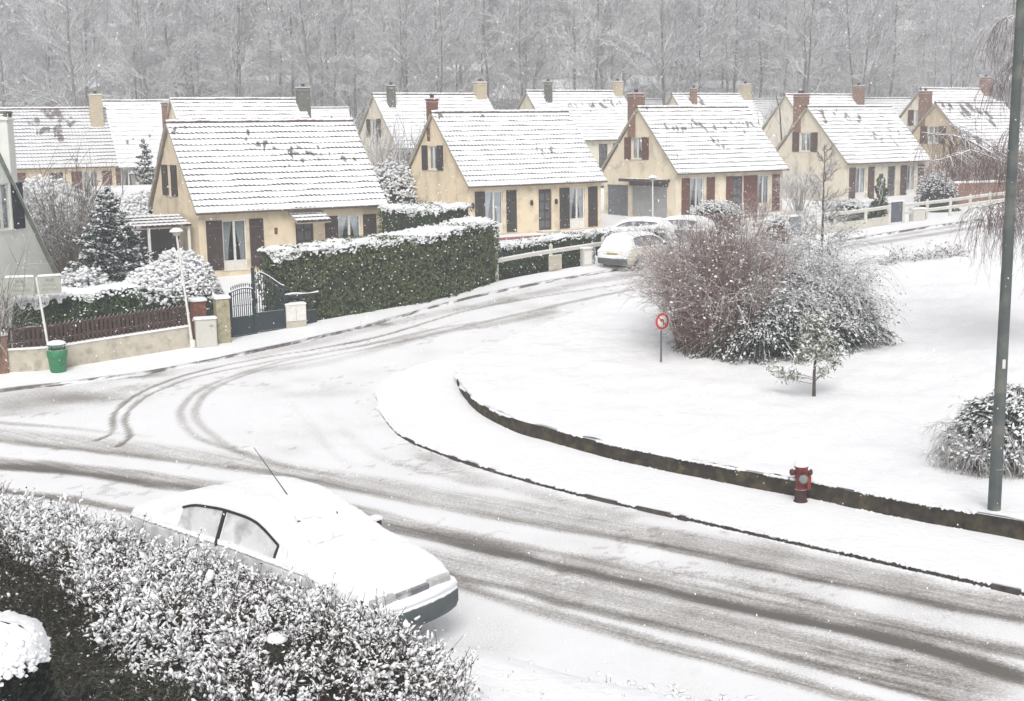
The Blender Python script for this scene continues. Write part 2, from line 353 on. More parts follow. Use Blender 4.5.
OCT_F = [[0, 2, 4], [2, 1, 4], [1, 3, 4], [3, 0, 4], [2, 0, 5], [1, 2, 5], [3, 1, 5], [0, 3, 5]]
_rv = np.random.default_rng(17)
ICO_VAR = [ICO_V * _rv.uniform(.55, 1.45, (12, 1)) * [1, 1, 1] for _ in range(8)]
def pads(mb, pos, dirs, size, mat=0):
    """small uneven pads of snow stretched along the twigs that carry them"""
    n = len(pos); D = dirs / (np.linalg.norm(dirs, axis=1)[:, None] + 1e-9); U_ = np.tile([0, 0, 1.], (n, 1)) + rdir(n) * .3
    X = np.cross(D, U_); X /= np.linalg.norm(X, axis=1)[:, None] + 1e-9; rot = np.stack([X, D, np.cross(X, D)], 2); k = np.asarray(size)[:, None] * rng.uniform(.6, 1.4, (n, 3)) * [1., 1.9, .75]
    which = rng.integers(0, 8, n)
    for v in range(8):
        m = which == v
        if m.any(): mb.scatter(ICO_VAR[v], ICO_F, pos[m], rot[m], k[m], mat, True)
def clumps(mb, pos, size, flat=.6, mat=0, var=.4):
    n = len(pos)
    if n > 200:
        w_ = rng.integers(0, 8, n); r = basis(np.column_stack([rng.normal(0, .35, n), rng.normal(0, .35, n), np.ones(n)]), rng.uniform(0, 6.28, n)); k = size * rng.uniform(1 - var, 1 + var, (n, 3)) * [1, 1, flat]
        for v in range(8):
            m = w_ == v; mb.scatter(ICO_VAR[v], ICO_F, pos[m], r[m], k[m], mat, True)
        return
    n = len(pos); r = basis(np.column_stack([rng.normal(0, .25, n), rng.normal(0, .25, n), np.ones(n)]), rng.uniform(0, 6.28, n))
    k = size * rng.uniform(1 - var, 1 + var, (n, 3)) * [1, 1, flat]
    mb.scatter(ICO_V, ICO_F, pos, r, k, mat, True)
def leaves(mb, pos, nrm, size, jit=.7, mat=0, var=.35):
    n = len(pos); N2 = nrm + rdir(n) * jit
    mb.scatter(LEAF_V, LEAF_F4, pos, basis(N2, rng.uniform(0, 6.28, n)), size * rng.uniform(1 - var, 1 + var, n)[:, None] * np.ones((1, 3)), mat)

# ---------------------------------------------------------------- tagging
def tag(o, label=None, cat=None, group=None, kind=None):
    if label: o['label'] = label
    if cat: o['category'] = cat
    if group: o['group'] = group
    if kind: o['kind'] = kind
    return o
def thing(name, label, cat, loc=(0, 0, 0), rz=0, group=None):
    o = bpy.data.objects.new(name, None); COL.objects.link(o); o.empty_display_size = .3
    o.location = tuple(float(c) for c in loc); o.rotation_euler = (0, 0, rz)
    return tag(o, label, cat, group)
def copy_tree(o, parent=None):
    c = o.copy(); COL.objects.link(c); c.parent = parent
    for ch in [x for x in KIDS.get(o.name, [])]: copy_tree(ch, c)
    return c
KIDS = {}
def index_kids(root):
    ch = [x for x in COL.objects if x.parent == root]; KIDS[root.name] = ch
    for c in ch: index_kids(c)

# ---------------------------------------------------------------- lines surveyed on the ground
def poly(pts, off=0.):
    return np.array([g(x, y, off)[:2] for x, y in pts])
def resample(P, n):
    P = np.asarray(P, float); # smooth Catmull-Rom then arclength
    Q = []
    E = np.vstack([2 * P[0] - P[1], P, 2 * P[-1] - P[-2]])
    for i in range(1, len(E) - 2):
        t = np.linspace(0, 1, 16, endpoint=False)[:, None]; a, b, c, d = E[i - 1], E[i], E[i + 1], E[i + 2]
        Q.append(.5 * ((2 * b) + (-a + c) * t + (2 * a - 5 * b + 4 * c - d) * t ** 2 + (-a + 3 * b - 3 * c + d) * t ** 3))
    Q = np.vstack(Q + [P[-1][None]])
    s = np.concatenate([[0], np.cumsum(np.linalg.norm(np.diff(Q, axis=0), axis=1))])
    u = np.linspace(0, s[-1], n); return np.column_stack([np.interp(u, s, Q[:, 0]), np.interp(u, s, Q[:, 1])])
PAV = .10
K_px = [(1150, 624), (1024, 593), (910, 568.5), (804.6, 545), (690, 519), (629, 505.8), (576, 493.5), (498.8, 472.4), (449.5, 456.6), (414.4, 443), (396.8, 432), (382.7, 414.4), (376.8, 398.6), (381, 386), (392, 377), (415, 368), (448, 359), (484, 348)]
W_px = [(1150, 570), (1024, 542), (910, 521), (822, 502.3), (787, 496.4), (685, 476), (611.3, 460), (555, 444.3), (512.8, 432), (481, 415.4), (465.4, 400.3), (457.3, 385), (458.3, 375.7), (466, 363), (486, 349)]
B_px = [(1150, 212), (1024, 226), (961, 235), (890, 247), (827, 257), (760, 269), (700, 280), (650, 291), (600, 303), (540, 324), (486, 347)]
L_px = [(-90, 402), (0, 390.5), (70, 382.7), (147.7, 372), (228.6, 356.4), (344.6, 331), (474.8, 296.5), (603, 272), (650, 265), (720, 256), (784, 247), (860, 238), (984, 219), (1100, 203)]
P_px = [(-90, 380), (0, 373), (50, 370), (94, 363), (194, 346.6), (231, 340), (275, 328.5), (312, 321.6), (385, 309), (440, 299), (500, 281), (545, 272), (600, 263), (650, 256), (720, 247.5), (784, 238), (860, 229), (984, 211), (1100, 195)]
Kc = resample(poly(K_px, PAV * .5), 260); Wc = resample(poly(W_px, PAV), 260)
Bc = resample(poly(B_px, .15), 260); Lc = resample(poly(L_px, PAV * .5), 260); Pc = resample(poly(P_px, PAV), 260)
NEAR = np.array([(x_, 17.2 - .66 * (x_ + .7)) for x_ in (-30., -22., -14., -7., -.7, 4., 9., 15.)])     # edge of the near verge

def ribbon(name, A, B, fa, fb, nv, mats, label=None, noise=.02, kind='structure', bulge=None):
    n = len(A); t = np.linspace(0, 1, nv)
    XY = A[:, None] * (1 - t)[None, :, None] + B[:, None] * t[None, :, None]
    off = fa[:, None] * (1 - t) + fb[:, None] * t
    Z = T(XY[..., 1]) + off + (vn(XY[..., 0], XY[..., 1], .9) - .5) * noise + (vn(XY[..., 0], XY[..., 1], .25, 3) - .5) * noise * .5
    mb = MB(); mb.grid(np.dstack([XY, Z]), flip=True)
    return tag(mb.build(name, mats), kind=kind)
# ground sheet
gx = np.linspace(-260, 260, 105); gy = np.concatenate([np.linspace(-60, 80, 71), np.linspace(84, 330, 60)])
GX, GY = np.meshgrid(gx, gy, indexing='ij')
mb = MB(); mb.grid(np.dstack([GX, GY, T(GY) - .07 + (vn(GX, GY, 9.) - .5) * np.clip((GY - 66) / 40, 0, 1) * .8 - .6 * np.clip((14 - GY) / 6, 0, 1)]), flip=True)
# (faces are turned upwards below)
tag(mb.build('ground', SNOW), kind='structure')
GX2, GY2 = np.meshgrid(np.linspace(-250, 250, 101), np.linspace(112, 322, 60), indexing='ij')
mb = MB(); mb.grid(np.dstack([GX2, GY2, T(GY2) + .25 + (vn(GX2, GY2, 7.) - .5) * .8]), flip=True)
tag(mb.build('hillside', M('wood_floor', (.27, .265, .26), .95, .35, .35, stain=((.50, .50, .51), 1.2, .7))), kind='structure')
# pavements and lawn
one = np.ones(260)
ribbon('pavement', Kc, Wc, one * PAV, one * (PAV + .02), 14, SNOW)
ribbon('pavement', Lc[::-1], Pc[::-1], one * PAV, one * PAV, 14, SNOW)
sK = np.linspace(0, 1, 260)
wallh = np.interp(sK, [0, .55, .72, .80, .88, .95, 1], [.38, .36, .30, .22, .15, .07, .02])
ribbon('lawn', Wc, Bc, PAV + wallh, one * .14, 130, SNOW, noise=.10)
mb = MB()
NN = resample(NEAR, 120); far = NN + np.array([-9., -12.])
t = np.linspace(0, 1, 60)
XY = NN[:, None] * (1 - t)[None, :, None] + far[:, None] * t[None, :, None]
Z = T(XY[..., 1]) + .11 * np.clip(t * 40, 0, 1)[None] - .03 + (vn(XY[..., 0], XY[..., 1], .5) - .5) * .05 + (vn(XY[..., 0], XY[..., 1], .16, 5) - .5) * .03
mb.grid(np.dstack([XY, Z])); tag(mb.build('verge', SNOW), kind='structure')

def curve_frame0(P):
    d = np.gradient(P, axis=0); d /= np.linalg.norm(d, axis=1)[:, None]; return np.column_stack([-d[:, 1], d[:, 0]])
def edge_clumps(C, z, n, size, parent, name):
    i = rng.uniform(0, len(C) - 1.01, n); k = i.astype(int); f = i - k; P = C[k] * (1 - f)[:, None] + C[k + 1] * f[:, None]; zz = z[k] * (1 - f) + z[k + 1] * f; keep = vn(P[:, 0], P[:, 1], .5, 21) > .35
    P = P[keep] + rng.normal(0, .018, (keep.sum(), 2)); mb = MB(); clumps(mb, np.column_stack([P, T(P[:, 1]) + zz[keep]]), size, .5, var=.7); return mb.build(name, SNOW_FINE, parent)
def strip(name, C, z0, z1, thick, side, mat, nz=3, wob=.01):
    """an upright faced strip (kerb or low wall) along a ground curve; side=+1 puts its body left of the curve"""
    d = np.gradient(C, axis=0); d /= np.linalg.norm(d, axis=1)[:, None]; nrm = np.column_stack([-d[:, 1], d[:, 0]]) * side
    base = T(C[:, 1]); n = len(C); rows = []
    for k in range(nz + 1):
        f = k / nz; xy = C + nrm * (wob * (vn(C[:, 0], C[:, 1] + 9 * k, .35) - .5)[:, None])
        rows.append(np.column_stack([xy, base + z0 + (z1 - z0) * f]))
    xy = C + nrm * thick
    rows.append(np.column_stack([xy, base + z1])); rows.append(np.column_stack([xy, base + z0]))
    mb = MB(); mb.grid(np.stack(rows, 1), smooth=False); return mb
kb_ = tag(strip('k', Kc + 0, -.06, PAV - .012, .12, -1, KERBST).build('kerb', KERBST), kind='structure')
edge_clumps(Kc, np.full(260, PAV - .01), 4200, .028, kb_, 'snow_edge'); edge_clumps(Kc + curve_frame0(Kc) * .03, np.full(260, .0), 3000, .022, kb_, 'snow_foot')
tag(strip('k', Lc, -.06, PAV - .012, .12, 1, KERBST).build('kerb', M('kerb_stone_snowed', (.16, .15, .14), .95, .4, 8., snow=(-.12, .3, 1.6, 1.3), bump=.5, bs=30)), kind='structure')
m_ = strip('w', Wc[:248], 0, (PAV + wallh[:248] - .02), .16, -1, DARKSTONE, nz=4, wob=.03)
wl_ = tag(m_.build('retaining_wall', DARKSTONE), 'low dark mossy stone retaining wall curving along the snowy lawn behind the hydrant', 'wall')
edge_clumps(Wc[:246], PAV + wallh[:246] - .015, 2600, .035, wl_, 'snow_edge'); edge_clumps(Wc[:246] - curve_frame0(Wc[:246]) * -.02, np.full(246, PAV + .0), 1500, .035, wl_, 'snow_foot')

# road surface with tyre tracks ---------------------------------------------
def seg_dist(X, Y, P):
    best = np.full(X.shape, 1e9); bt = np.zeros(X.shape)
    s = np.concatenate([[0], np.cumsum(np.linalg.norm(np.diff(P, axis=0), axis=1))])
    for i in range(len(P) - 1):
        a, b = P[i], P[i + 1]; ab = b - a; L2 = ab @ ab
        t = np.clip(((X - a[0]) * ab[0] + (Y - a[1]) * ab[1]) / L2, 0, 1)
        d = np.hypot(X - a[0] - t * ab[0], Y - a[1] - t * ab[1]); u = d < best
        best[u] = d[u]; bt[u] = (s[i] + t * (s[i + 1] - s[i]))[u] / s[-1]
    return best, bt
def inpoly(X, Y, P):
    r = np.zeros(X.shape, bool); n = len(P)
    for i in range(n):
        x0, y0 = P[i]; x1, y1 = P[(i + 1) % n]
        c = (y0 > Y) != (y1 > Y)
        with np.errstate(divide='ignore', invalid='ignore'): xi = (x1 - x0) * (Y - y0) / (y1 - y0) + x0
        r ^= c & (X < xi)
    return r
rx = np.arange(-27, 36, .085)
ry = [9.]
while ry[-1] < 92: ry.append(ry[-1] + max(.055, ry[-1] * .0042))
ry = np.array(ry)
RX, RY = np.meshgrid(rx, ry, indexing='ij')
slush = np.zeros(RX.shape); streak = np.zeros(RX.shape)
# tracks: (pixels, half width m, strength start, end, softness)
TRK = [
 ([(-60, 461), (0, 465.4), (70, 470.6), (140.6, 481), (211, 490), (316, 505), (380, 523), (450, 538.7), (520.6, 556), (591, 572), (661, 588), (734, 605), (840, 626.5), (927.7, 648), (1024, 676), (1120, 704)], .17, .86, .92, .24),
 ([(-60, 456), (0, 459), (140, 473), (316, 499), (450, 531), (591, 561), (734, 594), (840, 617), (1024, 656), (1120, 680)], .09, .50, .42, .18),
 ([(-60, 484), (0, 490), (70, 498.8), (133.6, 511), (250, 530), (380, 554.5), (415, 565), (468, 579), (520.6, 589.7), (591, 609), (661, 625), (740, 644), (840, 670.4), (945, 698.5), (1040, 724)], .12, .70, .55, .14),
 ([(380, 563), (433, 575.6), (520.6, 605.5), (626, 635), (664, 645.8), (734, 663), (857, 698.5), (950, 724)], .13, .50, .5, .16),
 ([(-60, 436), (0, 440.8), (70, 447.8), (176, 460), (281, 474), (360, 490), (415, 502), (520.6, 521), (626, 538.7), (664, 545.6), (752, 565), (840, 582.5), (945, 605), (1024, 619.4), (1120, 640)], .12, .42, .60, .18),
 ([(-60, 430), (0, 434), (176, 454), (360, 483), (520, 510), (664, 537), (840, 573), (1024, 612), (1120, 632)], .45, .26, .34, .35),
 ([(470, 541), (560, 553), (664, 570), (769.5, 591), (875, 619), (1024, 652), (1120, 672)], .14, .1, .5, .2),
 ([(-60, 420), (0, 423), (88, 430), (150, 437)], .10, .55, .1, .12),
 ([(133, 511), (300, 540), (450, 562), (600, 596), (740, 628), (900, 670), (1040, 700)], .30, .30, .42, .40),
 ([(96, 440), (112.5, 432), (114, 414), (130, 398.6), (158, 384.5), (197, 372), (250, 360), (310, 350), (380, 336), (465, 311), (540, 296.5), (643, 281), (720, 268)], .06, .80, .30, .055),
 ([(118, 446), (130, 435.5), (125, 418), (140.6, 400), (169, 386), (200, 376), (262, 363), (330, 351), (400, 338), (480, 315)], .06, .80, .10, .055),
 ([(300, 468), (239, 451), (197, 437), (181, 418), (183, 405.6), (197, 391.5), (228.6, 377.5), (281, 361.6), (360, 346), (428, 330), (502, 318), (614, 293), (700, 276)], .07, .42, .30, .10),
 ([(340, 476), (267, 462), (225, 444), (197, 419.7), (198.7, 402), (218, 386), (263.7, 368.7), (310, 360), (380, 346), (450, 330), (560, 304), (650, 286)], .07, .42, .26, .10),
 ([(230, 372), (324.5, 363), (428.4, 335), (502.6, 322), (560, 309)], .25, .2, .35, .3),
 ([(200, 366), (300, 346), (400, 321), (500, 301), (603, 280), (700, 266)], .30, .15, .30, .3),
 ([(640, 281), (720, 268), (790, 256), (870, 244), (960, 230), (1060, 214)], .25, .3, .35, .3),
 ([(640, 276), (720, 263), (790, 251), (870, 240), (960, 225), (1060, 209)], .2, .2, .25, .2),
 ([(-60, 408), (0, 404), (60, 397), (130, 389), (200, 377)], .35, .28, .15, .35),
 ([(-60, 416), (0, 414), (60, 410), (100, 404)], .3, .3, .1, .3),
 ([(290, 400), (310, 425), (330, 450), (350, 466)], .10, .06, .12, .10),
 ([(320, 405), (345, 430), (375, 455), (420, 470), (500, 490)], .12, .03, .2, .12),
 ([(420, 452), (470, 475), (540, 495), (640, 520)], .2, .15, .3, .2)]
for px, hw, s0, s1, soft in TRK:
    main_ = px[0][1] > 425 and px[0][0] < 0 or px[0] in ((380, 563), (133, 511), (470, 541)); P = resample(poly(px), 60); x0, y0 = P.min(0) - 2; x1, y1 = P.max(0) + 2
    i0, i1 = np.searchsorted(rx, [x0, x1]); j0, j1 = np.searchsorted(ry, [y0, y1])
    A, B = RX[i0:i1, j0:j1], RY[i0:i1, j0:j1]
    d, tt = seg_dist(A, B, P)
    d = d + (vn(A, B, 1.1, 2) - .5) * min(.14, hw * .8)
    k = np.clip((hw + soft - d) / (soft * 1.6), 0, 1); k = k * k * (3 - 2 * k) * (s0 + (s1 - s0) * tt)
    k *= .75 + .5 * vn(A, B, 2.4, 4)
    fade = np.clip(tt / .05, 0, 1) * np.clip((1 - tt) / .05, 0, 1); k *= np.where((A < -8) & (B < 30), 1, fade)
    if main_: streak[i0:i1, j0:j1] = np.maximum(streak[i0:i1, j0:j1], np.clip(k * 2, 0, 1))
    slush[i0:i1, j0:j1] = 1 - (1 - slush[i0:i1, j0:j1]) * (1 - k)
for (px, py, r, a) in ((70, 398, .9, .55), (12, 405, 1.1, .35), (60, 393, .5, .3), (358, 325.5, .35, 1.1), (384, 324, .25, .7), (134, 374.5, .4, 1.1), (118, 377, .3, .5), (898, 660, .09, 1.0)):
    c = g(px, py); e = ((RX - c[0]) / (r * 1.7)) ** 2 + ((RY - c[1]) / r) ** 2
    slush = np.maximum(slush, a * np.exp(-e * 1.2))
slush += .20 * vn(RX, RY, 3., 8) * vn(RX, RY, .8, 9) * 1.6
sh = vn(RX, RY, .13, 6) * vn(RX, RY, .7, 7)
slush += np.where((sh > .62), .18, 0) * np.clip((RY - 14) / 6, 0, 1)
RZ = T(RY) - .03 * np.clip(slush, 0, 1) + (vn(RX, RY, .5, 1) - .5) * .025
outline = np.vstack([Kc[::-1], [[36, 9], [36, 5], [-27, 5], [-27, 40]], Lc[Lc[:, 0] > -27], Bc[:, :][(Bc[:, 0] > 0)][:0]])
# area between left kerb and island (kerb plus the far lawn edge), open toward the near verge
outline = np.vstack([[[-30, 5]], [Lc[0]], Lc, Bc, Kc[::-1], [[40, 5]]])
inside = inpoly(RX, RY, outline)
for C in (Kc, Lc, Bc):
    for q in C[::3]:
        i0, i1 = np.searchsorted(rx, [q[0] - .5, q[0] + .5]); j0, j1 = np.searchsorted(ry, [q[1] - .5, q[1] + .5])
        inside[i0:i1, j0:j1] = True
cell = inside[:-1, :-1] | inside[1:, 1:]
ii, jj = np.nonzero(cell); nv = RX.shape[1]; a = ii * nv + jj
V = np.dstack([RX, RY, RZ]).reshape(-1, 3); Fq = np.stack([a, a + nv, a + nv + 1, a + 1], 1)
used = np.unique(Fq); remap = np.full(len(V), -1); remap[used] = np.arange(len(used))
mb = MB(); mb.add(V[used], remap[Fq], 0, True)
tag(mb.build('road', ROAD, attr={'slush': slush.ravel()[used], 'streak': streak.ravel()[used]}), kind='structure')

# ---------------------------------------------------------------- houses
def wall_panel(mb, p0, ax, width, topfn, splits, holes, inward, z0=-.9, depth=.16, mat=0):
    """upright wall in local coordinates starting at p0 along ax, with real openings and reveals"""
    p0 = np.array(p0, float); ax = np.array(ax, float); inward = np.array(inward, float)
    xs = sorted(set([0, width] + list(splits) + [h[0] for h in holes] + [h[1] for h in holes]))
    P = lambda u, z, d=0: p0 + ax * u + np.array([0, 0, z]) + inward * d
    for a, b in zip(xs[:-1], xs[1:]):
        hs = sorted([h for h in holes if h[0] <= a + 1e-6 and h[1] >= b - 1e-6], key=lambda h: h[2]); lo = z0
        for h in hs:
            mb.add([P(a, lo), P(b, lo), P(b, h[2]), P(a, h[2])], [0, 1, 2, 3], mat); lo = h[3]
        mb.add([P(a, lo), P(b, lo), P(b, topfn(b)), P(a, topfn(a))], [0, 1, 2, 3], mat)
    for (a, b, c, d) in holes:
        for q in ([(a, c), (b, c)], [(b, c), (b, d)], [(b, d), (a, d)], [(a, d), (a, c)]):
            (u0, z0_), (u1, z1_) = q; mb.add([P(u0, z0_), P(u1, z1_), P(u1, z1_, depth), P(u0, z0_, depth)], [0, 1, 2, 3], mat)
def put_window(parent, Mx, w, h, panel=0., curtain=True, bars=1):
    """Mx maps local x=width, z=up, y=into the house; origin at the lower left of the opening"""
    b = .055; d = .07; mb = MB(); box = lambda a, c: mb.box(a, c, 0, Mx)
    box((0, d, 0), (b, d + .06, h)); box((w - b, d, 0), (w, d + .06, h)); box((b, d, h - b), (w - b, d + .06, h)); box((b, d, panel), (w - b, d + .06, panel + b))
    if panel: box((b, d + .015, 0), (w - b, d + .05, panel))
    for k in range(bars):
        x = w * (k + 1) / (bars + 1); box((x - .045, d - .012, panel + b), (x + .045, d + .05, h - b))
    box((-.05, -.05, -.05), (w + .05, .06, -.003))
    f = mb.build('window', WHITE, parent)
    gm = MB(); gm.add(xf(np.array([[b, d + .03, panel + b], [w - b, d + .03, panel + b], [w - b, d + .03, h - b], [b, d + .03, h - b]]), Mx), [0, 1, 2, 3]); gm.build('pane', GLASS, f)
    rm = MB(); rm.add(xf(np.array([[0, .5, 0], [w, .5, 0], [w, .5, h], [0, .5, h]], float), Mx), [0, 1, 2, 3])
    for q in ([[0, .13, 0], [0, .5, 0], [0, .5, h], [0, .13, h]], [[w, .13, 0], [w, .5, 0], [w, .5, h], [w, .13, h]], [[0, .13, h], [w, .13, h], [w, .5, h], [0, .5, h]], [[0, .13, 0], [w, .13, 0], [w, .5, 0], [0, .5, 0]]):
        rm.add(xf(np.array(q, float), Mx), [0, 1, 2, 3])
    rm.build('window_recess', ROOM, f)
    if curtain:
        cm = MB()
        for sgn in (0, 1):
            n = 14; us = np.linspace(0, 1, n); zs = np.linspace(panel + b, h - b, 6)
            U, Zg = np.meshgrid(us, zs, indexing='ij'); fr = (Zg - zs[0]) / (zs[-1] - zs[0])
            wid = (w / 2 - b) * (.42 + .5 * fr ** 1.6); X = b + U * wid
            if sgn: X = w - X
            cm.grid(xf(np.dstack([X, .17 + .012 * np.sin(U * 26), Zg]).reshape(-1, 3), Mx).reshape(n, 6, 3))
        cm.build('curtain', CURT, f)
    return f
def put_shutter(parent, Mx, w, h, mat):
    mb = MB(); n = max(3, int(round(w / .11)))
    for k in range(n): mb.box((w * k / n + .004, -.045, 0), (w * (k + 1) / n - .004, -.012, h), 0, Mx)
    mb.box((.01, -.012, .01), (w - .01, -.002, h - .01), 0, Mx)
    for z in (.18 * h, .8 * h): mb.box((.03, -.065, z), (w - .03, -.046, z + .08), 0, Mx)
    # diagonal brace
    A = xf(np.array([[.05, -.06, .2 * h], [.13, -.06, .2 * h], [w - .04, -.06, .8 * h], [w - .12, -.06, .8 * h]]), Mx); mb.add(A, [0, 1, 2, 3])
    return mb.build('shutter', mat, parent)
W0, D0, HE, HR = 8.06, 6.36, 2.5, 6.04
def put_roof(parent, W, D, he, hr, mats, spots=(), ov=.15, front_ov=.3, n=15, wave=.018, seed=1, back=True):
    """courses of tiles under snow: every course is a real step; u along the ridge, v up the slope"""
    rise = hr - he; run = D / 2; sl = rise / run; y0 = -front_ov; z0 = he - front_ov * sl * .15
    rs_ = np.random.default_rng(seed + 60); spots = [(u + rs_.normal(0, .5) * r_ / W, v + rs_.normal(0, .55) * r_ / 4.9, r_ * rs_.uniform(.3, .75), am * rs_.uniform(.7, 1.2)) for (u, v, r_, am) in spots for _ in range(6)]
    def face(sgn):
        nx = int((W + 2 * ov) / .1); x = np.linspace(-ov, W + ov, nx); ph = np.arange(nx) % 2
        V = []; bare = []; mb = MB()
        Ya, Za = (y0, z0) if sgn > 0 else (D + front_ov, z0); Yb, Zb = D / 2, hr
        L = math.hypot(Yb - Ya, Zb - Za); dy, dz = (Yb - Ya) / L, (Zb - Za) / L; ny, nz = -dz * (1 if sgn > 0 else -1), abs(dy)
        rows = []
        st = .055
        for k in range(n):
            a = L * k / n; b = L * (k + 1) / n
            wv = (ph - .5) * 2 * wave + (vn(x, np.full(nx, k * 3.1 + seed), .5, seed) - .5) * .06
            for s_, h_, ex in ((a - .006, -.02, 1), (a - .02, st, 1), (b - .03, .008, 0)):
                yy = Ya + dy * (s_ + wv * ex); zz = Za + dz * (s_ + wv * ex)
                rows.append((x, yy + ny * (h_ + wv * ex * .5), zz + nz * (h_ + wv * ex * .5)))
                bb = np.zeros(nx)
                for (u, v, r, amt) in spots:
                    q = ((x / W - u + (s_ / L - v) * .12) / (r * .55 / W)) ** 2 + ((s_ / L - v) / (r * .85 / L)) ** 2
                    bb = np.maximum(bb, amt * np.exp(-q))
                bare.append(np.clip(bb * 1.6, 0, 1.2) * (.2 + 1.0 * vn(x, np.full(nx, k * 1.7), .13, seed + 5)))
        G = np.zeros((nx, 3 * n, 3))
        for k, (a_, b_, c_) in enumerate(rows): G[:, k, 0] = a_; G[:, k, 1] = b_; G[:, k, 2] = c_
        fm = []
        i, j = np.meshgrid(np.arange(nx - 1), np.arange(3 * n - 1), indexing='ij')
        a = (i * 3 * n + j).ravel(); f = np.stack([a, a + 3 * n, a + 3 * n + 1, a + 1], 1); mt = np.where((j.ravel() % 3) == 0, 1, 0)
        if sgn < 0: f = f[:, ::-1]
        mb.add(G.reshape(-1, 3), f, mt, False)
        return mb, np.array(bare).T.ravel()
    mf, bf = face(1); mats = list(mats)
    if back:
        m2, b2 = face(-1); mf.v += m2.v; mf.f += [(f + mf.n, m, s_) for f, m, s_ in m2.f]; mf.n += m2.n; bf = np.concatenate([bf, b2])
    # boards under the verge and eave (soffit thickness)
    nb = mf.n; t = .12
    for x in (-ov + .005, W + ov - .045):
        for (ya, yb) in ((y0, D / 2), (D + front_ov, D / 2)):
            q = np.array([[x, ya, z0 - t - .02], [x, yb, hr - t - .03], [x, yb, hr - .02], [x, ya, z0 - .02]]); mf.add(np.vstack([q, q + [.04, 0, 0]]), [[0, 1, 2, 3], [4, 5, 6, 7], [0, 1, 5, 4], [3, 2, 6, 7], [0, 3, 7, 4]], 2)
    mf.add([[-ov, y0, z0 - .03], [W + ov, y0, z0 - .03], [W + ov, D / 2, hr - .09], [-ov, D / 2, hr - .09]], [0, 1, 2, 3], 2)
    mf.add([[-ov, D + front_ov, z0 - .03], [W + ov, D + front_ov, z0 - .03], [W + ov, D / 2, hr - .09], [-ov, D / 2, hr - .09]], [0, 1, 2, 3], 2)
    bf = np.concatenate([bf, np.zeros(mf.n - nb)])
    r = mf.build('roof', mats + [M_VERGE], parent, attr={'bare': bf})
    rc = MB(); k = int(W / .35)
    for i in range(k):
        xa = -ov + (W + 2 * ov) * i / k; xb = -ov + (W + 2 * ov) * (i + 1) / k + .03
        rc.tube([(xa, D / 2, hr - .01), (xb, D / 2, hr + .005)], [.10, .12], 8)
    rc.build('ridge_cap', RIDGE, r)
    gt = MB(); gt.tube([(-ov, y0 - .04, z0 - .03), (W + ov, y0 - .04, z0 - .03)], .055, 8); gt.build('gutter', GUT, r)
    return r
RIDGE = M('ridge_snowed', (.12, .09, .075), .9, .3, 5., snow=(.15, .3, 1.0, 1.2))
M_VERGE = M('verge_board', (.42, .38, .30), .9, .1, 4.)
def put_chimney(roof, x, y, z0, z1, w, mat, d=None, pots=1):
    d = d or w * .75; mb = MB(); mb.bbox((x - w / 2, y - d / 2, z0), (x + w / 2, y + d / 2, z1), .02)
    mb.bbox((x - w / 2 - .05, y - d / 2 - .05, z1 - .10), (x + w / 2 + .05, y + d / 2 + .05, z1 - .02), .015)
    mb.bbox((x - w / 2 - .02, y - d / 2 - .02, z1 - .26), (x + w / 2 + .02, y + d / 2 + .02, z1 - .18), .015)
    c = mb.build('chimney', mat, roof)
    for k in range(pots):
        px = x + (k - (pots - 1) / 2) * .3
        p = MB(); p.lathe([(.0, z1 - .03), (.12, z1 - .03), (.10, z1 + .14), (.13, z1 + .15), (.13, z1 + .19), (0, z1 + .20)], 10, (px, y, 0)); 
        # the pot belongs to the chimney; same level as it to stay within three levels
        p.build('chimney_pot', POT, roof)
    return c
POT = M('clay_pot', (.10, .07, .06), .9, .2, 9., snow=(.6, .2, .3, 9.))
SM = lambda x, y, z, rz=0: TR(x, y, z, rz)
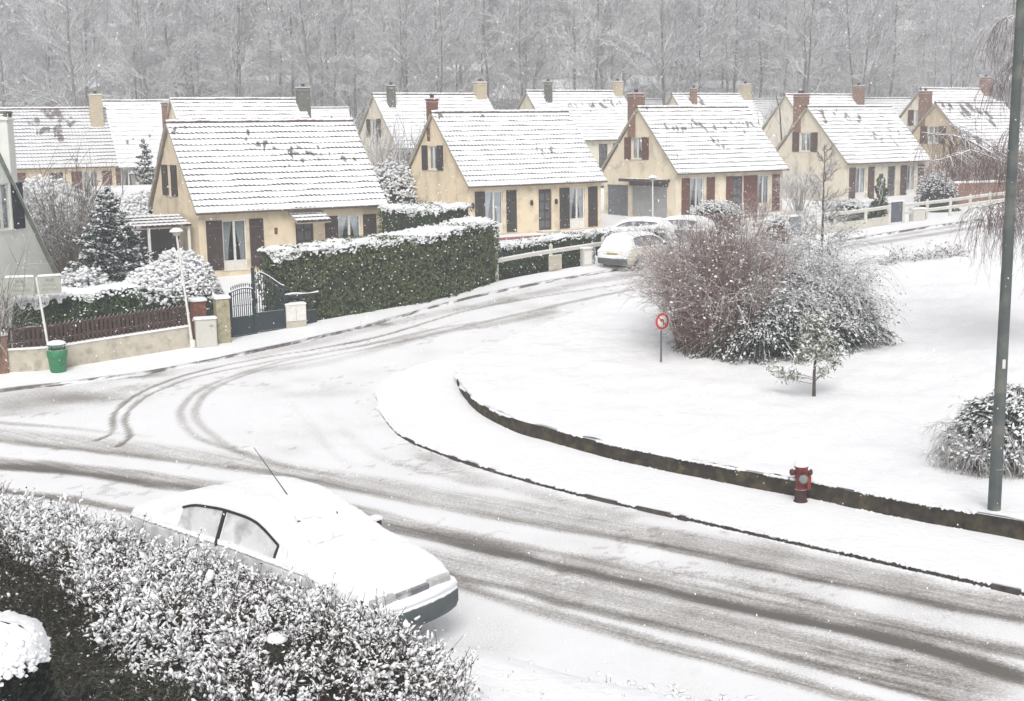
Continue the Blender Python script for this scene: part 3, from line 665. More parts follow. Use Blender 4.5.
def house(name, label, X, Y, yaw, z, wm, sm, roofm, W=W0, D=D0, he=HE, hr=HR, style='full', spots=(), chim=(), n=15, garage=False, door='glass', gable_w=True, group='houses along the street'):
    H = thing(name, label, 'house', (X, Y, z), yaw, group)
    mb = MB()
    fh, gh = [], []
    if style == 'full': fh = [(.98, 2.02, .1, 2.15), (4.15, 4.95, .08, 2.15), (6.08, 7.02, .1, 2.15)]
    if style == 'h1': fh = [(.98, 1.98, .1, 2.08), (4.1, 4.9, .08, 2.0), (6.02, 7.05, .95, 2.05)]
    if gable_w: gh = [(2.9, 3.8, 3.2, 4.38)]
    if gable_w == 'slit': gh = [(3.3, 3.75, 3.0, 4.28)]
    gg = [(.75, 3.85, -.02, 2.0), (4.15, 6.1, -.2, 1.7)] if garage else []
    wall_panel(mb, (0, 0, 0), (1, 0, 0), W, lambda u: he, [], fh, (0, 1, 0))
    wall_panel(mb, (0, D, 0), (1, 0, 0), W, lambda u: he, [], [], (0, -1, 0))
    gt_ = lambda u: he + (hr - .1 - he) * (1 - abs(u - D / 2) / (D / 2))
    wall_panel(mb, (0, 0, 0), (0, 1, 0), D, gt_, [D / 2], gh + gg, (1, 0, 0))
    wall_panel(mb, (W, 0, 0), (0, 1, 0), D, gt_, [D / 2], [], (-1, 0, 0))
    mb.build('wall', wm, H)
    if style in ('full', 'h1'):
        F = lambda x, z_: TR(x, 0, z_)
        if style == 'full':
            put_window(H, F(.98, .1), 1.04, 2.05, .42); put_window(H, F(6.08, .1), .94, 2.05, .42)
            sh = [(.38, .1, .58, 2.07), (2.2, .1, .6, 2.07), (5.42, .1, .62, 2.07), (7.22, .1, .6, 2.07)]
            if door == 'shuttered': sh += [(3.65, .1, .48, 2.07), (4.99, .1, .43, 2.07)]
        else:
            put_window(H, F(.98, .1), 1.0, 1.98, .3); put_window(H, F(6.02, .95), 1.03, 1.1)
            sh = [(.3, .1, .66, 2.0), (2.1, .1, .6, 2.0), (5.4, .95, .6, 1.1), (7.15, .95, .62, 1.1)]
        for (x, z_, w, h) in sh: put_shutter(H, F(x, z_), w, h, sm)
        dm = MB(); dx, dw, dh = (4.15, .8, 2.06)
        if style == 'h1': dx, dw, dh = 4.1, .8, 1.9
        dm.box((dx + .003, .08, .083), (dx + dw - .003, .13, .08 + dh - .003))
        for i in range(2):
            for j in range(4): dm.box((dx + .1 + i * .33, .065, .2 + j * .46), (dx + .36 + i * .33, .0805, .55 + j * .46), 1)
        do = dm.build('door', [DARKWOOD, M_DGLASS], H)
        hm = MB(); hm.lathe([(0, 0), (.03, 0), (.03, .02), (.02, .05), (0, .055)], 10, (dx + dw - .07, .08, 1.05), 0, TR(rx=PI / 2)); hm.build('handle', METAL, do)
        sb = MB(); sb.box((dx - .15, -.55, -.4), (dx + dw + .15, -.003, .06)); sb.build('doorstep', CONC, H)
    GW = lambda y, z_: TR(0, y, z_, -PI / 2)
    if gable_w is True:
        put_window(H, GW(3.8, 3.2), .9, 1.18); put_shutter(H, GW(4.44, 3.15), .58, 1.25, sm); put_shutter(H, GW(2.88, 3.15), .58, 1.25, sm)
    elif gable_w == 'slit':
        put_window(H, GW(3.75, 3.0), .45, 1.28, curtain=False, bars=0); put_shutter(H, GW(4.6, 3.0), .8, 1.28, sm); put_shutter(H, GW(3.28, 3.0), .8, 1.28, sm)
    if garage:
        gm = MB(); Mg = GW(3.85, 0)
        for k in range(4): gm.box((0.003, .1, .5 * k - .02 + .003), (3.097, .14, .5 * k + .475), 0, Mg)
        gm.build('garage_door', M('garage_door_grey', (.34, .35, .36), .6, .06, 3.), H)
        lm = MB(); lm.box((-.25, -.75, 1.95), (3.35, -.003, 2.03), 0, Mg); lm.box((-.25, -.72, 2.03), (3.35, -.003, 2.12), 0, Mg); lm.box((-.1, -.06, 1.7), (3.2, -.003, 1.94), 0, Mg); lm.build('canopy', SHUT[5], H)
        g2 = MB(); Mg2 = GW(6.1, 0); g2.box((.003, .1, -.197), (1.947, .14, 1.697), 0, Mg2)
        for k in range(5): g2.box((.02 + .385 * k, .085, -.19), (.38 + .385 * k, .0985, 1.69), 0, Mg2)
        g2.build('garage_door', M('garage_door_dark', (.13, .14, .155), .6, .1, 3.), H)
    r = put_roof(H, W, D, he, hr, roofm, spots, n=n, seed=int(abs(X * 7)) % 50 + 1)
    for (cx, cy, z0, z1, cw, cm, pots) in chim: put_chimney(r, cx, cy, z0, z1, cw, cm, pots=pots)
    return H
M_DGLASS = M('door_glass', (.10, .11, .12), .2, .1, 4., spec=.5)
HP = {1: (-12.42, 51.49, .538, 1.667), 2: (-2.025, 62.936, .574, 2.074), 3: (9.042, 70.427, .587, 2.285), 4: (21.169, 81.914, .616, 2.355)}
h1 = house('house', 'cream house behind the iron gate, scalloped snowy roof without chimney', *HP[1], CREAM[1], SHUT[1], ROOF_A, style='h1', gable_w='slit',
      spots=[(.05, .97, .35, 1.), (.0, .88, .25, .9), (.40, .78, .3, .9), (.5, .68, .35, .9), (.60, .60, .45, .9), (.66, .55, .4, .8), (.72, .62, .3, 1.1), (.77, .58, .3, .7), (.90, .52, .35, .8), (.55, .45, .3, .5)])
h2 = house('house', 'yellow cream house with slim red brick chimney and black brown shutters, behind clipped hedges', *HP[2], CREAM[2], SHUT[2], ROOF_B,
      spots=[(.03, .97, .3, .9), (.33, .93, .25, .8), (.55, .68, .25, .6), (.60, .47, .35, .7), (.72, .45, .35, .8), (.68, .35, .5, .6), (.68, .93, .3, .5)],
      chim=[(.25, D0 / 2 + .55, 4.6, 6.75, .5, BRICK, 1)])
h3 = house('house', 'pale cream house with red brown shutters and a grey garage door in its gable wall', *HP[3], CREAM[3], SHUT[3], ROOF_B, door='shuttered', garage=True,
      spots=[(.03, .97, .35, 1.), (.13, .66, .3, 1.), (.20, .66, .3, 1.), (.28, .67, .3, .9), (.36, .66, .35, 1.), (.42, .72, .45, 1.), (.48, .68, .4, 1.), (.56, .68, .3, .9), (.66, .69, .35, .8), (.78, .69, .35, .8), (.9, .69, .4, 1.), (.50, .44, .35, .9), (.55, .38, .3, .8), (.68, .35, .3, .6), (.06, .22, .3, .7)],
      chim=[(.3, D0 / 2 + .6, 4.4, 6.85, .8, BRICK2, 1)])
h4 = house('house', 'beige house with brown shutters behind the leafless young street tree', *HP[4], CREAM[4], SHUT[4], ROOF_B,
      spots=[(.1, .90, .4, .9), (.25, .86, .4, 1.), (.38, .83, .4, .9), (.50, .80, .4, .9), (.08, .78, .4, .9), (.35, .66, .4, .7), (.52, .46, .4, 1.), (.6, .4, .4, .9), (.72, .36, .4, .7), (.8, .6, .4, .8), (.85, .5, .3, .7)],
      chim=[(.35, D0 / 2 + .9, 4.4, 6.9, .85, BRICK2, 2)])
p5 = at(936.6, 102.2, 91.)
def ridge_place(px, py, Y, yaw, D=D0, hr=HR, W=W0):
    p = at(px, py, Y); return (p[0] + D / 2 * math.sin(yaw), Y - D / 2 * math.cos(yaw), yaw, p[2] - hr)
house('house', 'buff house half hidden behind the drooping birch twigs at the right', *ridge_place(936.6, 102.5, 93, .64), CREAM[5], SHUT[4], ROOF_D,
      spots=[(.1, .95, .5, 1.), (.3, .8, .8, .9), (.6, .7, .8, .9)], chim=[(.35, D0 / 2 + 1.2, 4.4, 6.9, .8, BRICK2, 1)])
# awning over the front door of the first house, lamp and plaque
def mono_roof(parent, name, x0, x1, y0, y1, z0, z1, mats=None, n=3):
    mb = MB(); nx = int((x1 - x0) / .1) + 2; x = np.linspace(x0, x1, nx); ph = (np.arange(nx) % 2 - .5) * .035
    rows = []; L = n
    for k in range(n):
        f0, f1 = k / n, (k + 1) / n
        for f, h in ((f0, -.04), (f0, .05), (f1 - .02, .015)):
            y = y0 + (y1 - y0) * f; z = z0 + (z1 - z0) * f
            rows.append(np.column_stack([x, np.full(nx, y) + (ph if h != .015 else 0), np.full(nx, z + h) + (ph * .5 if h == .05 else 0)]))
    G = np.stack(rows, 1); i, j = np.meshgrid(np.arange(nx - 1), np.arange(3 * n - 1), indexing='ij')
    a = (i * 3 * n + j).ravel(); mb.add(G.reshape(-1, 3), np.stack([a, a + 3 * n, a + 3 * n + 1, a + 1], 1), np.where(j.ravel() % 3 == 0, 1, 0))
    nn = mb.n
    mb.box((x0, y0 + .02, z0 - .1), (x1, y0 + .06, z0 - .042), 2); 
    mb.add([[x0, y0, z0 - .05], [x1, y0, z0 - .05], [x1, y1, z1 - .05], [x0, y1, z1 - .05]], [0, 1, 2, 3], 2)
    for x_ in (x0, x1): mb.add([[x_, y0, z0 - .1], [x_, y1, z1 - .1], [x_, y1, z1 + .02], [x_, y0, z0 + .02]], [0, 1, 2, 3], 2)
    return mb.build(name, [SNOW, ROOF_A[1], M_VERGE], parent)
mono_roof(h1, 'door_awning', 3.8, 5.3, -.95, -.003, 1.95, 2.3)
cp = mono_roof(h1, 'carport_roof', -3.6, -.16, .35, 2.2, 1.95, 2.3, n=4)
for x in (-3.5, -1.9, -.3): mb = MB(); mb.box((x, .45, -.9), (x + .1, .55, 1.9)); mb.build('carport_post', WHITE, h1)
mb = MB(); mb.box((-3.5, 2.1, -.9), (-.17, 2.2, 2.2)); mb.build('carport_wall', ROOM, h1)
mb = MB(); mb.bbox((3.17, -.03, 1.42), (3.31, -.003, 1.7), .01); mb.build('wall_plaque', BRICK, h1)
for hh, xs in ((h2, (3.65, 5.15)), (h2, (.2,))):
    for x in xs:
        mb = MB(); mb.lathe([(0, 0), (.07, .03), (.09, .16), (.05, .28), (0, .3)], 8, (x, -.12, 1.35)); mb.box((x - .02, -.06, 1.45), (x + .02, -.003, 1.52)); mb.build('wall_lantern', BLACK, hh)
mb = MB(); mb.box((-.2, -1.6, -.75), (3.9, -.05, .0)); mb.build('terrace', PINKT, h2)
mb = MB(); mb.box((3.2, -1.2, -.75), (W0 + .1, -.05, .02)); mb.build('terrace', CONC, h3)
# left white gable house: its gable runs along the view, ridge out of frame
YL = 44.5
c0 = at(55, 277, YL)
yawL = math.radians(60)
HL = thing('white_house', 'grey white house with navy shutter, cut by the left edge of the photo', 'house', (c0[0], c0[1], float(T(YL)) + .0), 0, 'houses along the street')
gd = np.array([-.2, -.98]); gd /= np.linalg.norm(gd); inn = np.array([-gd[1], gd[0]]) * 1.0   # along the gable toward us, and into the house
if inn[1] < 0: inn = -inn
eh = c0[2] - float(T(YL)); DL = 7.6; hrL = eh + 5.6
mb = MB(); topL = lambda u: eh + (hrL - eh) * (1 - abs(u - DL / 2) / (DL / 2))
u_w = None
A3 = (gd[0], gd[1], 0); I3 = (inn[0], inn[1], 0)
def on_gable(px, py):
    n = np.array([inn[0], inn[1], 0]); d = ray(px, py); o = np.array([0, 0, CAM_H]); t_ = (n @ (np.array([c0[0], c0[1], 0]) - o)) / (n @ d); p = o + t_ * d
    return (p[:2] - c0[:2]) @ gd, p[2] - float(T(YL))
us0, zs1 = on_gable(21, 182); us1, _ = on_gable(10, 182); _, zs0 = on_gable(16, 229); uw1, _ = on_gable(-14, 200)
wall_panel(mb, (0, 0, 0), A3, DL, topL, [DL / 2], [(us1 + .05, uw1, zs0 + .02, zs1)], I3)
n3 = np.array(I3) * 7
mb.add([np.array(A3) * 0 + n3, np.array(A3) * DL + n3, np.array(A3) * DL + n3 + [0, 0, eh], np.array(A3) * DL / 2 + n3 + [0, 0, hrL], n3 + [0, 0, eh]], [0, 1, 2, 3, 4], 0)
mb.add([[0, 0, -.9], np.array([0, 0, -.9]) + n3, n3 + [0, 0, eh], [0, 0, eh]], [0, 1, 2, 3], 0)
mb.build('wall', CREAM[0], HL)
Mg = Matrix(((-gd[0], inn[0], 0, gd[0] * uw1), (-gd[1], inn[1], 0, gd[1] * uw1), (0, 0, 1, zs0 + .02), (0, 0, 0, 1)))
put_window(HL, Mg, uw1 - us1 - .05, zs1 - zs0 - .02, bars=2)
Mg2 = Matrix(((-gd[0], inn[0], 0, gd[0] * us1), (-gd[1], inn[1], 0, gd[1] * us1), (0, 0, 1, zs0), (0, 0, 0, 1)))
put_shutter(HL, Mg2, us1 - us0, zs1 - zs0, SHUT[0])
rb = MB()
def slab(mb, p, q, ext, thick, mat):
    p, q = np.array(p, float), np.array(q, float); e = np.array(ext, float); t_ = np.array([0, 0, thick])
    V = [p, q, q + e, p + e, p + t_, q + t_, q + e + t_, p + e + t_]; mb.add(V, [[0, 3, 2, 1], [4, 5, 6, 7], [0, 1, 5, 4], [1, 2, 6, 5], [2, 3, 7, 6], [3, 0, 4, 7]], mat)
ge = np.array(A3); ii_ = np.array(I3)
slab(rb, -ge * .25 - ii_ * .12 + [0, 0, eh - .33], ge * DL / 2 - ii_ * .12 + [0, 0, hrL], ii_ * 7.3, .10, 1)
slab(rb, ge * (DL + .25) - ii_ * .12 + [0, 0, eh - .33], ge * DL / 2 - ii_ * .12 + [0, 0, hrL], ii_ * 7.3, .10, 1)
slab(rb, -ge * .22 - ii_ * .10 + [0, 0, eh - .20], ge * DL / 2 - ii_ * .10 + [0, 0, hrL + .104], ii_ * 7.2, .09, 0)
slab(rb, ge * (DL + .22) - ii_ * .10 + [0, 0, eh - .20], ge * DL / 2 - ii_ * .10 + [0, 0, hrL + .104], ii_ * 7.2, .09, 0)
rfL = rb.build('roof', [SNOW, M('verge_green', (.22, .25, .20), .8, .2, 4.)], HL)
# chimney seen at the left edge
cc = at(4, 150, YL + 2.5); mb = MB(); zt = at(4, 117, YL + 2.5)[2] - float(T(YL)); lx, ly = cc[0] - c0[0], cc[1] - c0[1]
mb.bbox((lx - .3, ly - .3, eh - .5), (lx + .3, ly + .3, zt), .02); mb.bbox((lx - .35, ly - .35, zt - .12), (lx + .35, ly + .35, zt - .04), .02); mb.build('chimney', CREAM[0], rfL)
mb = MB(); mb.box((lx - .3, ly - .3, zt + .12), (lx + .3, ly + .3, zt + .2)); [mb.box((lx + a, ly + b, zt), (lx + a + .1, ly + b + .1, zt + .13)) for a in (-.28, .18) for b in (-.28, .18)]; mb.build('chimney_cap', GREY_CH, rfL)

# houses behind
BK = 'houses of the second street'
house('house', 'house at the upper left, with roof window and tall cream chimney at the ridge end', *ridge_place(-34, 109, 80, .46, W=W0), CREAM[2], SHUT[3], ROOF_E, style='full', gable_w=False, n=17,
      spots=[(.52, .62, .4, 1.), (.62, .5, .5, 1.2), (.72, .76, .3, 1.), (.65, .74, .3, .9), (.6, .93, .8, .7), (.7, .12, .2, .9), (.45, .75, .5, .5)], chim=[(W0 - .55, D0 / 2 - .9, 3.9, 6.9, .75, STONE_CH, 1)], group=BK)
house('house', 'plain white roof between the roof window house and the iron gate house', *ridge_place(96, 101, 96, .40, D=8., hr=7.0, W=5.6), CREAM[6], SHUT[3], ROOF_C, W=5.6, D=8., hr=7.0, he=2.3, gable_w=False, spots=[(.35, .42, .4, .8), (.6, .45, .4, .7)], group=BK)
house('house', 'snowy roof with grey chimney just above the ridge of the iron gate house', *ridge_place(172, 99, 78, .54, W=8.4), CREAM[1], SHUT[1], ROOF_B, gable_w=False, style='none',
      chim=[(8.1, D0 / 2 - .5, 4.3, 6.75, .75, GREY_CH, 1), (.2, D0 / 2 + 1.1, 4., 5.9, .9, BRICK2, 0)], group=BK)
house('house', 'low snowy roof showing between the grey chimney and the house with twin chimneys', *ridge_place(297, 108, 104, .5, W=4.2), CREAM[6], SHUT[1], ROOF_C, W=4.2, gable_w=False, style='none', spots=[(.55, .75, .4, .9)], group=BK)
house('house', 'far cream house with dark and cream chimneys, left of the red brick chimney', *ridge_place(374, 94, 88, .56, W=8.6), CREAM[6], SHUT[5], ROOF_C, W=8.6, spots=[(.55, .55, .3, .8), (.62, .5, .3, .8)],
      chim=[(.9, D0 / 2 - .75, 4.4, 6.6, .5, GREY_CH, 1), (8.2, D0 / 2 - .1, 5., 6.9, .8, STONE_CH, 1)], group=BK)
house('house', 'far house with dark chimney and bare dark tiles above the yellow cream house', *ridge_place(527, 91, 96, .56, W=8.4), CREAM[6], SHUT[5], ROOF_C, W=8.4,
      spots=[(.35, .7, .3, 1.), (.42, .68, .3, 1.), (.55, .66, .35, 1.1), (.62, .7, .3, 1.), (.72, .66, .4, 1.1), (.8, .74, .4, 1.), (.9, .76, .4, .9)],
      chim=[(1.4, D0 / 2 - .7, 4.4, 6.7, .5, GREY_CH, 1), (8.1, D0 / 2 - .2, 4.8, 6.8, .7, STONE_CH, 1)], group=BK)
house('house', 'sliver of snowy roof left of the house with slim brick and stout chimneys', *ridge_place(634, 99.5, 124, .5, W=5.5), CREAM[6], SHUT[5], ROOF_C, W=5.5, gable_w=False, style='none', group=BK)
house('house', 'far house with slim brick and stout beige chimneys above the pale cream house', *ridge_place(673, 94, 108, .56), CREAM[6], SHUT[5], ROOF_C, spots=[(.25, .85, .7, 1.)],
      chim=[(1.6, D0 / 2 - .7, 4.4, 6.5, .5, BRICK2, 1), (7.7, D0 / 2 - .2, 4.6, 6.9, .85, STONE_CH, 1)], group=BK)
house('house', 'strip of snowy roof behind the bare trees between the two right hand houses', *ridge_place(752, 99, 128, .5, W=5.), CREAM[6], SHUT[5], ROOF_C, W=5., gable_w=False, style='none', group=BK)
house('house', 'far cream gabled house directly behind the brick chimney of the beige house', *ridge_place(786, 94.5, 103, .58, W=8.2), CREAM[6], SHUT[5], ROOF_C, gable_w=False, chim=[(7.6, D0 / 2 - .6, 4.4, 6.75, .8, BRICK2, 1)], group=BK)
house('house', 'farthest snowy roof, right of the brick chimney behind the beige house', *ridge_place(858, 98.5, 122, .5, W=6.5), CREAM[6], SHUT[5], ROOF_C, W=6.5, gable_w=False, style='none', group=BK)
house('house', 'far gabled house with a broad brick chimney, just left of the steel pole', *ridge_place(922, 88.5, 104, .60, W=8.2), CREAM[6], SHUT[4], ROOF_C, chim=[(7.7, D0 / 2 - .3, 4.4, 7.0, .85, BRICK2, 1)], group=BK)
# garden shed between the left houses
sp = at(137, 183, 66.); sh = thing('garden_shed', 'low garden shed with a thick snowy roof, beside the gable of the iron gate house', 'shed', (sp[0], sp[1], float(T(66.)) + .1), .4)
mb = MB(); mb.box((-1.9, -1.2, -.6), (1.9, 1.4, 2.0)); mb.build('wall', CREAM[2], sh)
mb = MB(); mb.bbox((-2.1, -1.5, 2.003), (2.1, 1.7, 2.45), .08); mb.build('roof', SNOW, sh)

# ---------------------------------------------------------------- hedges and shrubs
def curve_frame(P):
    d = np.gradient(P, axis=0); d /= np.linalg.norm(d, axis=1)[:, None]; return np.column_stack([-d[:, 1], d[:, 0]])
def hedge(name, label, P, width, height, mat, core, dens=260, leaf=.085, snow_t=.10, snow_bits=.04, droop=.15, group=None, cat='hedge', side=1, seed=1, wob=.12, hfun=None, topclump=0, base=None):
    """clipped hedge along ground curve P (front foot), body on its left (side=+1); leaves, inside and snow are its parts"""
    P = np.asarray(P, float); o0 = P.mean(0); z0 = float(T(o0[1])) if base is None else base
    root = thing(name, label, cat, (o0[0], o0[1], z0), 0, group)
    s = np.concatenate([[0], np.cumsum(np.linalg.norm(np.diff(P, axis=0), axis=1))]); Ltot = s[-1]
    nrm = curve_frame(P) * side
    def pos(u, w):      # u metres along, w metres in
        x = np.interp(u, s, P[:, 0]); y = np.interp(u, s, P[:, 1]); nx = np.interp(u, s, nrm[:, 0]); ny = np.interp(u, s, nrm[:, 1])
        return np.column_stack([x + nx * w, y + ny * w]), np.column_stack([nx, ny])
    hf = (lambda u: np.full(np.shape(u), height)) if hfun is None else (lambda u: height * hfun(np.asarray(u) / Ltot))
    lift = (lambda xy: T(xy[:, 1]) - z0 + 0.) if base is None else (lambda xy: np.zeros(len(xy)))
    # inside
    n = 40; us = np.linspace(.15, Ltot - .15, n); ring = [(.1, -.15), (.08, .5), (.1, .93), (width - .1, .93), (width - .1, -.15)]
    G = np.zeros((n, 5, 3))
    for k, (w, hh) in enumerate(ring):
        xy, _ = pos(us, np.full(n, w)); xy = xy - 0; G[:, k, :2] = xy - o0; G[:, k, 2] = lift(xy) + hf(us) * hh
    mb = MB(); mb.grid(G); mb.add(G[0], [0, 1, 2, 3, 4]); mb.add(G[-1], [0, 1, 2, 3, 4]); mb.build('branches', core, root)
    # leaves on front, ends and top
    r = np.random.default_rng(seed + 100); area_f = Ltot * height; area_e = width * height; area_t = Ltot * width
    parts = []
    for kind, A in (('f', area_f), ('b', area_f * .25), ('e0', area_e), ('e1', area_e), ('t', area_t * .7)):
        k = int(A * dens); u = r.uniform(0, Ltot, k); h = r.uniform(-.02, 1, k); w = np.zeros(k)
        if kind == 'b': w[:] = width
        if kind == 'e0': w = r.uniform(0, width, k); u[:] = 0
        if kind == 'e1': w = r.uniform(0, width, k); u[:] = Ltot
        if kind == 't': w = r.uniform(0, width, k); h[:] = 1
        b = (vn(u + w, h * height * 1.0, .55, seed) - .5) * 2 * wob
        round_ = np.clip((h - .85) / .15, 0, 1) ** 2 * .15
        jit = r.uniform(-.09, .06, k)
        if kind == 'f': w = w - b - jit + round_; nn = (0, -1, .25)
        elif kind == 'b': w = w + b + jit - round_; nn = (0, 1, .25)
        elif kind == 'e0': u = u - b - jit + round_; nn = (-1, 0, .25)
        elif kind == 'e1': u = u + b + jit - round_; nn = (1, 0, .25)
        else: nn = (0, 0, 1)
        xy, nr = pos(np.clip(u, 0, Ltot), w); tang = np.column_stack([nr[:, 1], -nr[:, 0]])
        xy = xy + tang * (u - np.clip(u, 0, Ltot))[:, None]
        z = lift(xy) + hf(u) * h + (b + jit if kind == 't' else 0)
        N3 = np.column_stack([nr * nn[1] + tang * nn[0], np.full(k, nn[2])])
        parts.append((np.column_stack([xy - o0, z]), N3))
    Pp = np.concatenate([p for p, q in parts]); Nn = np.concatenate([q for p, q in parts])
    mb = MB(); leaves(mb, Pp, Nn, leaf, .75); mb.build('foliage', mat, root)
    # snow
    mb = MB(); nu = max(8, int(Ltot / .09)); nw = max(6, int(width / .09)); U, Wg = np.meshgrid(np.linspace(.0, Ltot, nu), np.linspace(.02, width - .02, nw), indexing='ij')
    e = np.minimum(np.minimum(U, Ltot - U), np.minimum(Wg - .02, width - .02 - Wg)); ed = np.clip(e / .22, 0, 1)
    edge = np.sqrt(1 - (1 - ed) ** 2)
    xy, nr = pos(np.clip(U.ravel(), 0, Ltot), Wg.ravel()); tang = np.column_stack([nr[:, 1], -nr[:, 0]]); xy = xy + tang * (U.ravel() - np.clip(U.ravel(), 0, Ltot))[:, None]
    nz = -.22 * np.clip((.40 - vn(U, Wg, .22, seed + 7)) / .12, 0, 1) * np.clip(1.3 - ed, .25, 1) + vn(U, Wg, .16, seed) * .09 + vn(U, Wg, .55, seed + 1) * 2 * wob * .6 - .06
    dr = droop * .8 * (1 - ed) ** 1.5 * (.6 + .6 * vn(U, Wg, .3, seed + 2))
    Z = lift(xy).reshape(U.shape) + hf(U) + nz + snow_t * edge * .5 - dr * .6 - .02
    if snow_t > 0:
        mb.grid(np.dstack([(xy - o0).reshape(U.shape + (2,)), Z]))
    k = int(len(Pp) * snow_bits)
    if k:
        i = r.choice(len(Pp), k, replace=False); hh = (Pp[i, 2] - 0); keep = r.random(k) < (.35 + .65 * np.clip((hh / height), 0, 1) ** 2)
        q = Pp[i][keep] + Nn[i][keep] * .03; leaves_n = Nn[i][keep] + [0, 0, .8]
        clumps(mb, q, leaf * .32, .5)
    if snow_t > 0:
        k = int(330 * area_t); u = r.uniform(0, Ltot, k); w = r.uniform(-.04, width + .02, k); xy, _ = pos(u, w)
        clumps(mb, np.column_stack([xy - o0, lift(xy) + hf(u) + (vn(u, w, .55, seed + 1) - .5) * 1.2 * wob + r.normal(.0, .035, k) - .10 * (w < .0)]), .042, .6, var=.6)
    mb.build('snow_cover', SNOW_FINE, root)
    return root
hp = resample(poly([(283, 326), (315, 320.5), (385, 309.5), (440, 299.5), (499, 281.5)], PAV), 40)
hedge('clipped_hedge', 'tall clipped box hedge with a thick snow cap, right of the iron gate', hp, 1.5, 2.42, LEAF_B, CORE, dens=330, leaf=.11, seed=2, snow_t=.07, snow_bits=.03, droop=.12, base=None)
a_ = at(386, 215, 55.); b_ = at(462, 216, 51.)
hedge('garden_hedge', 'dark hedge with snowy top running back between the first and second houses', np.array([[a_[0] - .3, 54.5], [b_[0] - .75, 52.9]]), 2.2, 2.35, LEAF_D, CORE, dens=200, seed=3, snow_t=.09)
fp = resample(poly([(499, 280), (545, 271), (603, 262)], PAV), 30); fn_ = curve_frame(fp)
hedge('clipped_hedge', 'green hedge with flat snowy top behind the white rail fence', fp + fn_ * .45, .9, 1.22, LEAF_D, CORE, dens=280, seed=4, snow_t=.06, droop=.10)
f2 = resample(np.array([g(606, 261)[:2] + [0, 1.5], g(672, 254)[:2] + [0, 1.5]]), 12)
hedge('clipped_hedge', 'low green hedge behind the cream hatchback parked on the street', f2, .9, 1.0, LEAF_D, CORE, dens=240, seed=5, snow_t=.05, droop=.10)
lp = resample(poly([(18, 372.5), (60, 369), (94, 363), (150, 354)], PAV), 24); ln = curve_frame(lp)
hedge('laurel_hedge', 'dark green laurel hedge behind the picket fence', lp + ln * .35, 1.3, 2.05, LEAF_D, CORE, dens=300, leaf=.11, seed=6, snow_t=.07, snow_bits=.03, wob=.18, droop=.12)
hedge('laurel_hedge', 'short yellowish hedge end behind the bin and name sign', lp[:3] - [1.0, -.15] + ln[:3] * .25, 1.0, 1.7, LEAF_Y, CORE, dens=300, leaf=.10, seed=7, snow_t=.05, snow_bits=.05)

def shrub(name, label, c, rad, mat, core, n=2200, leaf=.09, snow=.35, seed=1, cat='shrub', group=None, flat=1., squash=0, droop=0., snow_size=.07, stem=None):
    """evergreen shrub: uneven crown of leaves with snow lying on its upper side"""
    r = np.random.default_rng(seed + 500); root = thing(name, label, cat, c, 0, group); rx_, ry_, rz_ = rad
    d = r.normal(size=(n, 3)); d /= np.linalg.norm(d, axis=1)[:, None]; d[:, 2] = np.abs(d[:, 2]) * (1) - .15 * r.random(n)
    lobes = r.normal(size=(14, 3)); lobes /= np.linalg.norm(lobes, axis=1)[:, None]; amp = r.uniform(-.16, .22, 14)
    def R(d):
        k = np.ones(len(d))
        for l, a in zip(lobes, amp): k += a * np.exp(-(1 - d @ l) * 9)
        return k
    rr = R(d) * r.uniform(.72, 1.05, n) ** .6
    P = d * rr[:, None] * np.array(rad); P[:, 2] = np.maximum(P[:, 2], .02)
    mb = MB(); leaves(mb, P, d, leaf * .8, .9); mb.build('foliage', mat, root)
    ui, vi = np.meshgrid(np.linspace(0, 2 * PI, 20), np.linspace(-.1, PI / 2, 8), indexing='ij')
    dd = np.stack([np.cos(ui) * np.cos(vi), np.sin(ui) * np.cos(vi), np.sin(vi)], -1); k = R(dd.reshape(-1, 3)).reshape(ui.shape) * .74
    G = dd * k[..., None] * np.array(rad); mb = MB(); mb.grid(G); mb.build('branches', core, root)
    ns = int(n * snow * 2.6); snow_size *= .78; i = r.choice(n, ns, replace=ns > n); w = d[i, 2] + r.normal(0, .11, ns) > .50; q = P[i][w]; q[:, 2] += leaf * .3
    mb = MB(); clumps(mb, q, snow_size, .55)
    mb.build('snow_cover', SNOW_FINE, root)
    return root
def ground3(px, py, off=0.): 
    p = g(px, py, off); return (p[0], p[1], float(T(p[1]) + off))
def put(px, Y, off=0., py=300):
    p = at(px, py, Y); return (float(p[0]), float(Y), float(T(Y) + off))
shrub('round_bush', 'round dark green bush with a snowy crown beside the iron gate', put(193, 43.6, 0, 300), (1.15, .95, 2.35), LEAF_D, CORE, 5200, .10, .55, 1, snow_size=.085)
shrub('garden_shrub', 'flat topped snowy shrub under the carport roof', put(176, 47.2, .3, 262), (1.0, .9, 1.55), LEAF_D, CORE, 2600, .09, .9, 2, snow_size=.10)
shrub('garden_shrub', 'low snowy shrub between the blue green spruce and the round bush', put(150, 43.2, .1, 290), (1.5, 1., 2.0), LEAF_D, CORE, 3000, .09, .75, 3, snow_size=.09)
shrub('garden_shrub', 'broad dark evergreen shrub with snowy top below the roof window house', put(50, 56., .4, 210), (2.4, 1.8, 3.3), LEAF_D, CORE, 5200, .13, .75, 4, snow_size=.12)
shrub('garden_shrub', 'snowy shrub directly left of the gable shutters of the iron gate house', put(137, 58., .3, 210), (1.6, 1.3, 2.45), LEAF_D, CORE, 3400, .12, .8, 5, snow_size=.11)
shrub('garden_shrub', 'snowed shrub behind the top of the blue green spruce', put(103, 60., .3, 200), (2.0, 1.4, 2.3), LEAF_D, CORE, 3000, .12, .9, 6, snow_size=.12)
